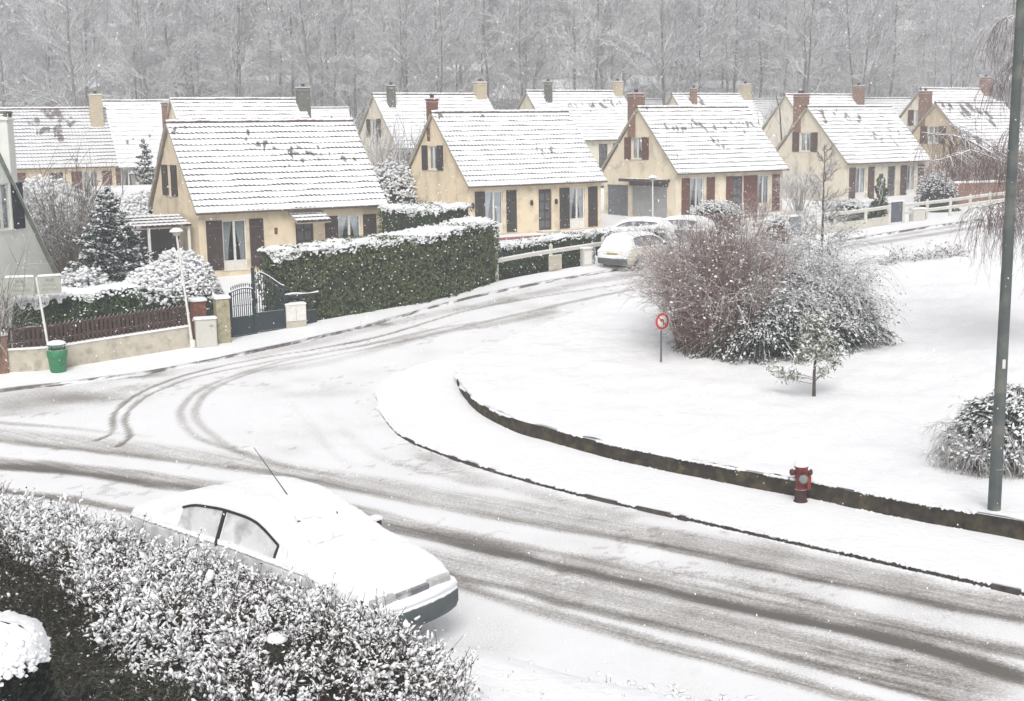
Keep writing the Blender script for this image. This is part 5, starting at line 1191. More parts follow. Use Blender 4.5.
# cabinet
root = bx('utility_cabinet', 'pale grey utility cabinet beside the stone gate pillar', 'cabinet', 207.5, 347.5, 0, 0, 0, CAB, .38)
mb = MB(); mb.bbox((-.32, 0, -.05), (.32, .32, .92), .02); mb.box((-.29, .03, .001 - .06), (.29, .3, 0)); mb.build('housing', CAB, root)
mb = MB(); mb.bbox((-.29, -.018, .06), (.29, -.002, .86), .006); mb.build('door', CAB, root); mb = MB(); mb.box((.1, -.026, .68), (.2, -.0185, .74)); mb.build('label_plate', METAL, root)
mb = MB(); mb.bbox((-.35, -.03, .922), (.35, .35, .98), .03); mb.build('snow_cover', SNOW, root)
# twin letter box right of gate
root = bx('letter_boxes', 'pair of white letter boxes on a low plinth right of the iron gate', 'letter box', 297, 327.5, 0, 0, 0, CAB, .45)
mb = MB(); mb.bbox((-.34, .02, -.1), (.34, .36, .27), .01); mb.build('plinth', CONC, root)
for x in (-.335, .005): mb = MB(); mb.bbox((x, 0, .272), (x + .33, .34, .80), .012); mb.box((x + .04, -.006, .66), (x + .29, -.001, .69)); mb.build('letter_box', WHITE, root)
mb = MB(); mb.bbox((-.36, -.02, .802), (.36, .36, .86), .03); mb.build('snow_cover', SNOW, root)
# iron gate with two leaves
ga = G2(231.5, 338.5); gm_ = G2(255.8, 333.5); gb = G2(286, 328)
root = thing('iron_gate', 'dark green iron double gate with solid lower panels and a curved top rail', 'gate', (ga[0], ga[1], float(T(ga[1])) + PAV))
def leaf(a, b, top, mirror):
    a3 = np.array([a[0] - root.location.x, a[1] - root.location.y]); b3 = np.array([b[0] - root.location.x, b[1] - root.location.y]); L = np.linalg.norm(b3 - a3); ang = math.atan2(b3[1] - a3[1], b3[0] - a3[0]); dz = float(T(a[1])) + PAV - root.location.z
    Mx = TR(a3[0], a3[1], dz, ang); mb = MB(); n = 12
    mb.box((.02, -.012, .06), (L - .02, .012, .62), 0, Mx); mb.box((0, -.03, .62), (L, .03, .67), 0, Mx); mb.box((0, -.03, .03), (L, .03, .07), 0, Mx)
    for x in (0, L - .05): mb.box((x, -.028, .03), (x + .05, .028, top(x / L)), 0, Mx)
    pts = []
    for i in range(1, n):
        x = L * i / n; z = top(i / n); mb.box((x - .011, -.011, .67), (x + .011, .011, z + .10), 0, Mx); mb.lathe([(.0, 0), (.028, .03), (0, .11)], 5, (0, 0, 0), 0, Mx @ TR(x, 0, z + .08))
        if i % 2 == 0: mb.box((x - .03, -.012, 1.0), (x + .03, .012, 1.03), 0, Mx)
    P = xf(np.array([[L * i / 20, 0, top(i / 20)] for i in range(21)]), Mx); mb.tube(P, .022, 6); P[:, 2] -= .14; mb.tube(P, .014, 6)
    o = mb.build('gate_leaf', IRON, root); P[:, 2] += .165; sm_ = MB(); sm_.tube(P, .022, 6); sm_.build('snow_line', SNOW, o); return o, Mx, L
leaf(ga, gm_, lambda f: 1.45 + .10 * math.sin(f * PI * .9), 0)
_, Mx, L = leaf(gm_, gb, lambda f: 1.45 + .55 * math.cos(min(1, f * 1.05) * PI / 2) ** 1.2 * (1 if f > .0 else 1) * math.sin(min(1, f * 3 + .25) * PI / 2), 1)
mb = MB(); mb.box((-.04, -.05, 0), (.035, .05, 2.15), 0, Mx); mb.build('gate_post', IRON, root); mb = MB(); mb.box((-.08, -.08, .98), (.08, -.051, 1.14), 0, Mx); mb.build('lock', BLACK, root)
mb = MB(); mb.box((L - .0, -.06, 0), (L + .12, .06, 1.15), 0, Mx); mb.box((L + .12, -.03, 1.05), (L + 1.3, .03, 1.12), 0, Mx); mb.box((L + .12, -.02, .1), (L + 1.2, .02, .55), 0, Mx); mb.build('side_panel', IRON, root)
mb = MB(); P = xf(np.array([[L + x, 0, 1.14 + .03 * math.sin(x * 5)] for x in np.linspace(0, 1.3, 12)]), Mx); mb.tube(P, .03, 6); mb.build('snow_line', SNOW, root)

# litter bin
c = ground3(58.5, 372, PAV); root = thing('litter_bin', 'green litter bin with snow on its lid, at the foot of the name sign', 'bin', c, .2)
mb = MB(); n = 28; th = np.arange(n) * 2 * PI / n; rows = []
for z, r_ in ((.0, .20), (.02, .215), (.42, .255), (.44, .275), (.66, .285), (.66, .26), (.5, .25)):
    rr = r_ * (1 + .012 * (np.arange(n) % 2)); rows.append(np.column_stack([rr * np.cos(th), rr * np.sin(th), np.full(n, z)]))
G = np.stack(rows, 0); G = np.concatenate([G, G[:, :1]], 1); mb.grid(G); mb.add(G[0][:-1], list(range(n))); mb.build('body', GREEN, root)
mb = MB(); mb.lathe([(.25, .5), (0, .5)], 20); mb.build('liner', BLACK, root)
mb = MB()
for a in range(4): mb.tube([(.26 * math.cos(a * PI / 2 + .7), .26 * math.sin(a * PI / 2 + .7), .64), (.24 * math.cos(a * PI / 2 + .7), .24 * math.sin(a * PI / 2 + .7), .80)], .014, 6)
lid = MB(); lid.lathe([(.27, .78), (.275, .80), (.20, .84), (0, .86)], 20); lid.v += [v for v in mb.v]; lid.f += [(f + lid.n, m, s_) for f, m, s_ in mb.f]; lid.n += mb.n; lo = lid.build('lid', GREEN, root)
mb = MB(); mb.lathe([(.27, .812), (.24, .87), (.14, .905), (0, .915)], 20); mb.build('snow_cover', SNOW, lo)
# name sign
c = ground3(52.5, 371, PAV); root = thing('street_name_sign', 'leaning white post with two pale street name plates set at an angle', 'sign', c, 0)
mb = MB(); top = np.array([-.26, 0, 2.72]); mb.tube([(0, 0, -.1), tuple(top * .5), tuple(top)], .035, 10); mb.build('post', WHITE, root)
def text_mesh(body, size, Mx, mat, parent, name='lettering', sx=1.):
    cu = bpy.data.curves.new('t', 'FONT'); cu.body = body; cu.size = size; cu.align_x = 'CENTER'; cu.extrude = .002; to = bpy.data.objects.new('t', cu); COL.objects.link(to)
    dg = bpy.context.evaluated_depsgraph_get(); me = bpy.data.meshes.new_from_object(to.evaluated_get(dg)); bpy.data.objects.remove(to); me.transform(Mx @ Matrix.Scale(sx, 4, (1, 0, 0)) @ Matrix.Rotation(PI / 2, 4, 'X')); me.materials.clear(); me.materials.append(mat)
    o = bpy.data.objects.new(name, me); COL.objects.link(o); o.parent = parent; return o
for sgn, rz, w, lines in ((-1, .12, .78, 3), (1, .55, .62, 3)):
    Mx = TR(top[0] + sgn * .06, -.03, 2.22, rz if sgn > 0 else rz); mb = MB(); a, b = (0, w) if sgn > 0 else (-w, 0)
    mb.bbox((a, -.02, 0), (b, .02, .50), .015, 0, Mx); pl = mb.build('name_plate', M('plate_grey_green', (.40, .41, .36), .6, .08, 4.), root)
    mb = MB(); mb.bbox((a - .01, -.035, .502), (b + .01, .035, .565), .02, 0, Mx); mb.build('snow_cover', SNOW, pl)
    text_mesh('RUE', .13, Mx @ TR((a + b) / 2, -.024, .35), INK, pl)
    # the two further lines are too worn to read in the photograph: rows of short strokes
    r = np.random.default_rng(5 + sgn)
    for z, ww in ((.225, .36), (.09, .56 if sgn < 0 else .44)):
        mb = MB(); x = (a + b) / 2 - ww / 2
        while x < (a + b) / 2 + ww / 2:
            q = r.uniform(.018, .035); mb.box((x, -.024, z), (x + .008, -.0205, z + .075), 0, Mx)
            zz = z + r.choice([0, .033, .066]); mb.box((x + .009, -.024, zz), (x + q, -.0205, zz + .010), 0, Mx); x += q + .018
        mb.build('lettering', INK, pl)
# lamps
def lamp(label, c, h, lean=(0, 0), g_='street lamps'):
    root = thing('street_lamp', label, 'street lamp', c, 0, g_); top = np.array([lean[0], lean[1], h])
    mb = MB(); mb.tube([(0, 0, -.1), tuple(top * .5), tuple(top)], [.045, .036, .030], 10); mb.lathe([(.09, 0), (.09, .22), (.055, .26)], 10, (0, 0, 0)); mb.build('post', WHITE, root)
    mb = MB(); mb.lathe([(.04, 0), (.10, .02), (.13, .10), (.10, .14)], 14, tuple(top)); mb.build('lamp_glass', M('lamp_glass', (.5, .5, .47), .3, .05, 5.), root)
    mb = MB(); mb.lathe([(.10, .13), (.21, .11), (.22, .13), (.16, .19), (.0, .22)], 18, tuple(top)); hd = mb.build('lamp_shade', M('lamp_shade_grey', (.33, .34, .28), .6, .1, 6.), root)
    mb = MB(); mb.lathe([(.21, .138), (.18, .19), (.10, .235), (0, .25)], 18, tuple(top)); mb.build('snow_cover', SNOW, hd); return root
lamp('street lamp with grey hood and white post in front of the round bush', ground3(193, 348, PAV), 3.45, (-.30, 0))
lamp('small street lamp with white hood behind the cream hatchback', put(653, 60.5, .1, 200), 2.35 + .35, (-.02, 0))
# tall pole
c = ground3(994, 510.5, .48); root = thing('steel_pole', 'tall weathered steel pole standing on the lawn edge at the right', 'pole', c, 0)
zz = np.linspace(-.2, 11, 24); mb = MB(); mb.tube(np.column_stack([zz * .004, zz * 0, zz]), np.interp(zz, [0, 1.2, 1.3, 11], [.112, .108, .102, .066]), 18); mb.build('shaft', POLE, root)
mb = MB(); mb.lathe([(.114, 1.22), (.114, 1.26)], 18, (.005, 0, 0)); mb.build('joint_ring', GREY_CH, root)
mb = MB(); mb.bbox((-.02, -.110, 2.52), (.035, -.098, 2.68), .004); mb.build('sticker', SIGNW, root)
mb = MB(); mb.box((-.04, -.118, .45), (.06, -.100, .75)); mb.build('hatch', POLE, root)
mb = MB(); mb.lathe([(.112, .01), (.14, .0), (.17, -.03)], 20); mb.build('snow_collar', SNOW, root)
# round sign
c = ground3(661, 366, .26); root = thing('road_sign', 'small round red bordered no turning sign on a dark post', 'road sign', c, .55)
mb = MB(); mb.tube([(0, 0, -.1), (0, 0, 1.45)], .025, 10); mb.build('post', M('post_dark_grey', (.10, .11, .115), .6, .1, 6.), root)
RXm = TR(0, -.04, 1.26, 0, PI / 2)
mb = MB(); mb.lathe([(0, 0), (.245, 0), (.25, .012), (.245, .02), (0, .02)], 32, (0, 0, 0), 0, TR(0, -.03, 1.26, 0, PI / 2)); dk = mb.build('disc', SIGNRED, root)
mb = MB(); mb.lathe([(0, .021), (.165, .021), (.165, .024), (0, .024)], 32, (0, 0, 0), 0, TR(0, -.03, 1.26, 0, PI / 2)); mb.build('face', SIGNW, dk)
mb = MB(); th = np.linspace(0, 2 * PI, 33); ring_o = np.column_stack([.25 * np.cos(th), np.full(33, -.0515), 1.26 + .25 * np.sin(th)]); ring_i = np.column_stack([.235 * np.cos(th), np.full(33, -.0515), 1.26 + .235 * np.sin(th)]); mb.grid(np.stack([ring_o, ring_i], 1), smooth=False); mb.build('rim', SIGNW, dk)
mb = MB(); y = -.0555
def flat(mb, pts): q = np.array([[a, y, 1.26 + b] for a, b in pts]); mb.add(np.vstack([q, q + [0, .0012, 0]]), [[i, (i + 1) % len(q), len(q) + (i + 1) % len(q), len(q) + i] for i in range(len(q))]); mb.add(q, list(range(len(q))))
flat(mb, [(.02, -.11), (.055, -.11), (.055, .02), (.02, .05)]); flat(mb, [(.055, .02), (.02, .07), (-.05, .05), (-.04, .02), (.02, .03)]); flat(mb, [(-.09, .035), (-.03, .085), (-.035, -.02)]); mb.build('arrow', INK2, dk)
mb = MB(); y = -.0575; flat(mb, [(-.135, .10), (-.11, .125), (.135, -.10), (.11, -.125)]); mb.build('slash', SIGNRED, dk)
# hydrant
c = ground3(800.5, 502.5, PAV); root = thing('fire_hydrant', 'red fire hydrant capped with snow in front of the retaining wall', 'hydrant', c, .35)
mb = MB(); mb.lathe([(0, -.05), (.13, -.05), (.135, .03), (.115, .05), (.11, .24), (.12, .26)], 18); mb.build('foot', M('hydrant_foot_dark', (.045, .02, .02), .7, .4, 12.), root)
mb = MB(); mb.lathe([(.12, .26), (.10, .29), (.095, .42), (.12, .47), (.125, .66), (.13, .68), (.13, .71), (.11, .74), (.07, .77), (0, .78)], 20); body = mb.build('body', RED, root)
for a, z, r_ in ((PI * .98, .60, .062), (.0, .57, .062), (-1.9, .50, .085)):
    Mx = TR(0, 0, z, a, 0, PI / 2); mb = MB(); mb.lathe([(r_ * .8, .06), (r_ * .8, .16), (r_, .165), (r_, .215), (r_ * .6, .23), (0, .235)], 14, (0, 0, 0), 0, Mx); ou = mb.build('outlet_cap', M('cap_dark_red', (.09, .022, .025), .6, .3, 14.) if abs(a) < 1.8 or a > 2 else M('cap_grey', (.20, .20, .21), .6, .2, 14.), root)
mb = MB(); mb.tube([(.135, -.05, .25), (.14, -.05, .52)], .045, 10); mb.build('drain_pipe', M('hydrant_orange_red', (.22, .04, .018), .5, .2, 14.), root)
mb = MB(); mb.lathe([(.13, .705), (.135, .75), (.10, .82), (.04, .86), (0, .87)], 16); clumps(mb, np.array([[.14, -.02, .64], [-.16, .0, .67], [.17, 0, .65]]), .045, .6); mb.build('snow_cap', SNOW_FINE, root)
mb = MB(); mb.lathe([(.03, .87), (.03, .885), (0, .887)], 6, (0, 0, -.02)); mb.build('spindle_nut', RED, root)

# rail fences
def rail_fence(label, pts, step, h=1.0, rails=(.86,), mat=WHITE, off=PAV, panels=(), lo=None, group='white garden fences', back=.0):
    C = resample(np.array(pts), 80); s = np.linalg.norm(np.diff(C, axis=0), axis=1).sum(); n = max(2, int(round(s / step)) + 1); Q = resample(C, n); root = thing('rail_fence', label, 'fence', (Q[0][0], Q[0][1], float(T(Q[0][1])) + off), 0, group); o = np.array(root.location)
    for q in Q:
        z = float(T(q[1])) + off - o[2]; mb = MB(); mb.bbox((q[0] - o[0] - .07, q[1] - o[1] - .07, z - .2), (q[0] - o[0] + .07, q[1] - o[1] + .07, z + h), .015); mb.lathe([(.09, h), (.05, h + .08), (0, h + .12)], 8, (q[0] - o[0], q[1] - o[1], z)); mb.build('post', mat, root)
    for z in rails: 
        m = wall_along(C + curve_frame(C) * -.04, off + z, off + z + .13, .07, o=o); m.build('rail', mat, root); m = wall_along(C - curve_frame(C) * .05, off + z + .131, off + z + .165, .09, o=o); m.build('snow_line', SNOW, root)
    if lo: wall_along(C, off - .2, off + lo, .12, o=o).build('low_wall', mat, root)
    return root, Q
FW = M('fence_white_concrete', (.60, .58, .52), .8, .08, 3., stain=((.36, .34, .27), 3., .5))
rail_fence('white single rail fence before the green hedge, right of the tall box hedge', [G2(497, 281), G2(530, 274.5), G2(563, 269), G2(603, 262.5)], 2.35, .98, (.70,), FW)
a_ = G2(547.5, 272.5); b_ = G2(563, 269.5); root = thing('gate_panel', 'pale blank gate panel in the single rail fence', 'gate', (a_[0], a_[1], float(T(a_[1])) + PAV), math.atan2(b_[1] - a_[1], b_[0] - a_[0]))
L = float(np.linalg.norm(b_ - a_)); mb = MB(); mb.bbox((.08, -.02, .05), (L - .08, .02, .66), .01); mb.build('board', CONC, root); mb = MB(); [mb.box((.1, -.035, z), (L - .1, -.021, z + .05)) for z in (.1, .55)]; mb.build('brace', CONC, root)
c = ground3(588, 266.5, PAV); root = thing('meter_box', 'small pale meter box behind the end of the single rail fence', 'cabinet', c, .5); mb = MB(); mb.bbox((-.22, 0, -.1), (.22, .25, .72), .01); mb.build('housing', CAB, root); mb = MB(); mb.box((-.17, -.012, .1), (.17, -.001, .62)); mb.build('door', WHITE, root); mb = MB(); mb.bbox((-.25, -.03, .722), (.25, .28, .77), .02); mb.build('snow_cover', SNOW, root)
rail_fence('white rails in front of the pale cream house', [G2(748, 242.5), G2(768, 240.3), G2(786, 238)], 1.9, 1.0, (.80, .3), FW)
rail_fence('white rails with solid lower wall before the beige house', [G2(802, 236), G2(830, 232.5), G2(860, 229), G2(889, 224.5)], 2.1, .95, (.80,), FW, lo=.42)
rail_fence('long white double rail fence running to the right edge under the birch', [G2(903, 222.5), G2(925, 219.5), G2(955, 215.5), G2(984, 211), G2(1030, 205)], 2.2, .95, (.78, .4), FW)
def wood_gate(label, p, q, h, mat):
    a, b = G2(*p), G2(*q); L = float(np.linalg.norm(b - a)); root = thing('garden_gate', label, 'gate', (a[0], a[1], float(T(a[1])) + PAV), math.atan2(b[1] - a[1], b[0] - a[0])); n = 9
    for i in range(n): mb = MB(); x = L * (i + .1) / n; mb.box((x, -.02, .08), (x + L / n * .72, .02, h)); mb.build('slat', mat, root)
    mb = MB(); [mb.box((0, .021, z), (L, .05, z + .08)) for z in (.2, h - .25)]; mb.build('brace', mat, root); mb = MB(); mb.bbox((-.02, -.04, h + .002), (L + .02, .05, h + .05), .015); mb.build('snow_line', SNOW, root); return root
wood_gate('grey slatted garden gate beside the leafless young street tree', (789, 237.6), (800.5, 236), .95, M('gate_grey', (.22, .25, .27), .7, .15, 6.))
wood_gate('dark blue grey garden gate before the door of the beige house', (890.5, 224.3), (902, 222.6), 1.1, M('gate_dark_grey', (.11, .12, .15), .7, .15, 6.))
c = ground3(917.5, 221, PAV); root = thing('meter_box', 'grey box cabinet right of the dark blue grey gate', 'cabinet', c, .5); mb = MB(); mb.bbox((-.42, -.12, -.1), (.42, .2, .62), .01); mb.build('housing', CAB, root); mb = MB(); mb.bbox((-.45, -.15, .622), (.45, .23, .69), .03); mb.build('snow_cover', SNOW, root)
# snowy bank / steps in the garden of the beige house
c = put(918, 82.5, .1, 190); root = thing('brick_wall', 'long red brown garden wall under the birch twigs before the buff house', 'wall', (float(at(965, 190, 78)[0]), 78., float(T(78.))), .25); mb = MB(); mb.bbox((-1.2, 0, -.5), (8.5, .3, 1.25), .02); mb.build('wall', BRICK2, root); mb = MB(); mb.bbox((-1.25, -.04, 1.252), (8.55, .34, 1.36), .04); mb.build('snow_cover', SNOW, root)

# ---------------------------------------------------------------- cars
def car(label, c, heading, L=4.5, W=1.68, paint=PAINT_S, glassm=CARGLASS, prof=None, belt=.92, cabin=(.85, 1.25, 2.65, 3.35), roofw=.60, antenna=False, snow_t=.08, name='parked_car', group=None, wheels=True, blade=True, seed=1, mirrors=(1, -1)):
    """heading = direction of the nose; local x runs from tail to nose"""
    root = thing(name, label, 'car', c, heading, group); prof = np.array(prof)
    xs = np.arange(0, L + 1e-6, L / 110); k = np.ones(7) / 7
    zr = np.interp(xs, prof[:, 0], prof[:, 1]); zr = np.convolve(np.pad(zr, 3, mode='edge'), k, mode='valid')
    t = 2 * xs / L - 1; w = W / 2 * (1 - .10 * np.abs(t) ** 3 - .14 * np.clip((np.abs(t) - .93) / .07, 0, 1) ** 2)
    zb = np.minimum(np.interp(xs, [0, .2, .5 * L, .8 * L, L], [belt - .14, belt - .02, belt, belt - .06, .6]), zr - .025)
    r0_, r1_, r2_, r3_ = cabin
    cab = np.interp(xs, [r0_ - .25, r1_, r2_, r3_ + .05], [0, 1, 1, 0]); wr = w * .90 * (1 - cab) + roofw * cab; zbot = np.interp(xs, [0, .12, L - .1, L], [.38, .24, .22, .34])
    sec_y = np.stack([w * 0, w * .88, w * .98, w, w * .975, w * .955, wr + .02 * 0, wr * .93, wr * .75, wr * .4, wr * 0], 1)
    dz = zr - zb
    sec_z = np.stack([zbot, zbot, zbot + .12, (zbot + zb) / 2, zb - .05, zb, zr - np.minimum(.07, dz * .5), zr - np.minimum(.035, dz * .2), zr - np.minimum(.012, dz * .1), zr - .002, zr], 1)
    def half(sgn): return np.stack([np.repeat(xs[:, None], 11, 1), sec_y * sgn, sec_z], 2)
    body = MB(); gl = {'side_window': [], 'windscreen': [], 'rear_window': []}
    for sgn in (1, -1):
        G = half(sgn); xm = (xs[:-1] + xs[1:]) / 2; I, J = np.meshgrid(np.arange(110), np.arange(10), indexing='ij'); xi = xm[I]
        bp = .5 * (r1_ + r2_) + .05
        a_l = r1_ - .12; b_l = r3_ - .12
        side = (J == 5) & (((xi > a_l) & (xi < bp - .04)) | ((xi > bp + .04) & (xi < b_l - .25)))
        ws = (J >= 7) & (xi > r2_ + .05) & (xi < r3_ - .02); rw = (J >= 7) & (xi > r0_ + .04) & (xi < r1_ - .04)
        a = (I * 11 + J); F_ = np.stack([a, a + 11, a + 12, a + 1], -1)
        for nm, m in (('side_window', side), ('windscreen', ws), ('rear_window', rw)): gl[nm].append((G, F_[m], sgn))
        rest = ~(side | ws | rw); body.add(G.reshape(-1, 3), F_[rest], 0, True)
        for e in (0, 110): body.add(G[e], list(range(11)), 0)
    body.build('body', paint, root)
    for nm, lst in gl.items():
        if nm == 'side_window':
            for G, f, s_ in lst:
                mb = MB(); mb.add(G.reshape(-1, 3), f, 0, False); mb.build(nm, glassm, root)
                # dark seal around the glass
        else:
            mb = MB(); [mb.add(G.reshape(-1, 3), f, 0, True) for G, f, s_ in lst]; mb.build(nm, CARGLASS_D, root)
    for sgn in (1, -1):
        mb = MB(); j6 = 6
        i0, i1 = np.searchsorted(xs, [r1_ - .14, r3_ - .36]); A = np.stack([xs, sec_y[:, 6] * sgn, sec_z[:, 6]], 1)[i0:i1]; B_ = np.stack([xs, sec_y[:, 5] * sgn, sec_z[:, 5]], 1)[i0:i1]
        up = A + (B_ - A) * .06 + [0, .012 * sgn, 0]; mb.tube(up, .017, 6); mb.tube(np.array([up[-1], (up[-1] + B_[-1]) / 2 + [0, .012 * sgn, 0], B_[-1] + [0, .008 * sgn, 0]]), .016, 6)
        ib = np.searchsorted(xs, bp) - i0; mb.tube(np.array([up[ib], B_[ib] + [0, .01 * sgn, 0]]), .028, 6); mb.build('window_seal', BLACK, root)
    # snow lying on every upward surface
    r = np.random.default_rng(seed); nu, nv = 150, 61; ux = np.linspace(.02, L - .015, nu); vv = np.linspace(-1, 1, nv)
    wi = np.interp(ux, xs, w); Yg = vv[None] * wi[:, None] * .985; Xg = np.repeat(ux[:, None], nv, 1); Z = np.zeros((nu, nv)); edge = np.zeros((nu, nv))
    for i in range(nu):
        q = min(110, int(round(ux[i] / L * 110))); yy = sec_y[q, 5:][::-1]; z_ = sec_z[q, 5:][::-1]; Z[i] = np.interp(np.abs(Yg[i]), yy, z_)
        cb = cab[q]; wrq = wr[q]; ya = np.abs(Yg[i]); e = np.clip((wi[i] * .985 - ya) / .10, 0, 1)
        if cb > .25 and zr[q] - zb[q] > .12:
            er = np.clip((wrq + .015 - ya) / .10, 0, 1); steep = ya > wrq + .02; e = np.where(steep, -.6, er)
            e = np.where(ya > w[q] * .93, np.clip((w[q] * .985 - ya) / .03, 0, .25), e)
        edge[i] = e
    ee = np.clip(np.minimum(ux, L - ux) / .12, 0, 1)[:, None]; sn = np.where(edge > 0, np.sqrt(np.clip(1 - (1 - edge) ** 2, 0, 1)), edge)
    th = snow_t * sn * np.sqrt(ee) * (.75 + .5 * vn(Xg, Yg, .5, seed)) + (vn(Xg, Yg, .11, seed + 1) - .5) * .018 * (sn > .3)
    if blade:
        # the wiper gap below the windscreen and a broken patch near its top
        gap = np.exp(-((Xg - (r3_ - .11)) / .045) ** 2) * (np.abs(Yg + .12) < .33) * (vn(Yg, Xg, .12, 4) > .25); th = np.where(gap > .35, -.03, th)
        pt = (np.abs(Xg - (r2_ + .36) - .05 * np.sin(Yg * 9)) < .05) & (np.abs(Yg + .02) < .42) & (vn(Xg, Yg, .07, 9) > .52); th = np.where(pt, -.045, th)
    th = np.where(edge < 0, -.05, th)
    mb = MB(); mb.grid(np.dstack([Xg, Yg, Z + th])); mb.build('snow_cover', SNOW, root)
    # bumpers
    for nm, x0, s_ in (('front_bumper', L, 1), ('rear_bumper', 0, -1)):
        n = 25; y = np.linspace(-W / 2 * .90, W / 2 * .90, n); cx = x0 + s_ * (.07 - .15 * (np.abs(y) / (W / 2)) ** 3); rows = []
        for dx, z in ((-.10, .27), (.0, .28), (.035, .36), (.035, .50), (.01, .56), (-.14, .57)): rows.append(np.column_stack([cx + s_ * dx, y, np.full(n, z)]))
        mb = MB(); mb.grid(np.stack(rows, 0)); b = mb.build(nm, BUMP, root)
        rows = []
        for dx, z in ((.012, .555), (.03, .585), (-.02, .64), (-.11, .65), (-.17, .62)): rows.append(np.column_stack([cx + s_ * dx, y, z + (vn(y, y * 0 + dx, .2, 3) - .5) * .02]))
        mb = MB(); mb.grid(np.stack(rows, 0)); mb.build('snow_cover', SNOW, b)
    for sgn in (1, -1):
        mb = MB(); mb.bbox((L - .20, sgn * .46 - .19, .61), (L - .03 + .02, sgn * .46 + .19, .73), .02); mb.build('headlight', LAMP, root)
        mb = MB(); mb.bbox((-.018, sgn * .60 - .13, .62), (.1, sgn * .60 + .13, .84), .02); mb.build('tail_light', TAILR, root)
        if sgn not in mirrors: continue
        mb = MB(); mb.bbox((r3_ - .42, sgn * (W / 2 + .03) - .09, belt - .01), (r3_ - .30, sgn * (W / 2 + .03) + .09, belt + .11), .02); mi = mb.build('mirror', BLACK, root)
        mb = MB(); mb.bbox((r3_ - .43, sgn * (W / 2 + .03) - .10, belt + .112), (r3_ - .29, sgn * (W / 2 + .03) + .10, belt + .16), .02); mb.build('snow_cover', SNOW, mi)
    mb = MB(); mb.box((L - .06, -.25, .61), (L + .0, .25, .71)); mb.build('grille', CARGLASS, root)
    mb = MB(); mb.bbox((-.03, -.26, .62), (.02, .26, .73), .01); mb.build('number_plate', PLATE, root)
    for x in (.78, L - .80):
        for sgn in (1, -1):
            y = sgn * (W / 2 - .045); Mx = TR(x, y, .29, 0, PI / 2 if sgn < 0 else -PI / 2)
            mb = MB(); mb.lathe([(.15, -.08), (.29, -.08), (.30, -.05), (.30, .04), (.285, .06), (.19, .062)], 24, (0, 0, 0), 0, Mx); wh = mb.build('wheel', RUBBER, root)
            mb = MB(); mb.lathe([(.19, .055), (.17, .035), (.06, .03), (.05, .05), (0, .05)], 20, (0, 0, 0), 0, Mx); mb.build('rim', RIM, wh)
            th_ = np.linspace(0, PI, 17); arc = np.column_stack([x + .345 * np.cos(th_), np.full(17, sgn * (W / 2 + .004)), .30 + .345 * np.sin(th_)]); mb = MB(); mb.tube(arc, .022, 6); mb.build('wheel_arch', BLACK, root)
    if antenna:
        mb = MB(); mb.tube([(r2_ - .1, -.02, float(np.interp(r2_ - .1, xs, zr)) + .03), (r2_ - .75, -.03, float(np.interp(r2_, xs, zr)) + .62)], [.008, .004], 6); mb.build('aerial', BLACK, root)
    return root
PR_NEAR = [(0, .50), (.02, .78), (.10, .93), (.30, .99), (.72, 1.04), (1.05, 1.22), (1.42, 1.36), (2.0, 1.415), (2.55, 1.40), (2.85, 1.31), (3.55, .98), (4.0, .90), (4.45, .79), (4.58, .70), (4.62, .52), (4.65, .45)]
PR_HATCH = [(0, .50), (.02, .86), (.06, .98), (.42, 1.30), (.70, 1.39), (1.4, 1.43), (2.0, 1.40), (2.3, 1.31), (2.85, .98), (3.3, .90), (3.65, .78), (3.75, .66), (3.8, .45)]
hd = math.radians(-41.)
nose = np.array([-1.38, 16.75]); dirc = np.array([math.cos(hd), math.sin(hd)]); tail = nose - dirc * 4.65 * 1.22
nc = car('snow covered silver car parked behind the foreground hedge', (tail[0], tail[1], float(T(tail[1])) + .15), hd, 4.65, 1.68, PAINT_S, CARGLASS2, PR_NEAR, .93, (.80, 1.35, 2.68, 3.5), .62, True, .085, seed=4, mirrors=(1,)); nc.scale = (1.22, 1.15, 1.17)
c = g(609, 267.5, 0); hd2 = math.radians(50.); lft = np.array([-math.sin(hd2), math.cos(hd2)]); tl = c[:2] - lft * .70 - np.array([math.cos(hd2), math.sin(hd2)]) * .75
car('cream hatchback seen from behind, parked in front of the low green hedge', (tl[0], tl[1], float(T(tl[1])) + .02), hd2, 3.8, 1.62, PAINT_C, CARGLASS, PR_HATCH, .90, (.06, .72, 2.15, 2.9), .58, False, .06, blade=False, seed=5)
for k, (px, Y, hd3, lab) in enumerate(((638, 60.9, 2.75, 'snow covered grey car on the drive before the garage door, left of the pair'), (680, 61.3, 2.62, 'snow covered grey car below the first red brown shutter, right of the pair'))):
    p = put(px, Y, -.42, 230); car(lab, (p[0] - math.cos(hd3) * 1.7, p[1] - math.sin(hd3) * 1.7, p[2]), hd3, 3.8, 1.62, PAINT_G, CARGLASS, PR_HATCH, .90, (.06, .72, 2.15, 2.9), .58, False, .09, blade=False, seed=6 + k, group='cars on the drive of the pale cream house')

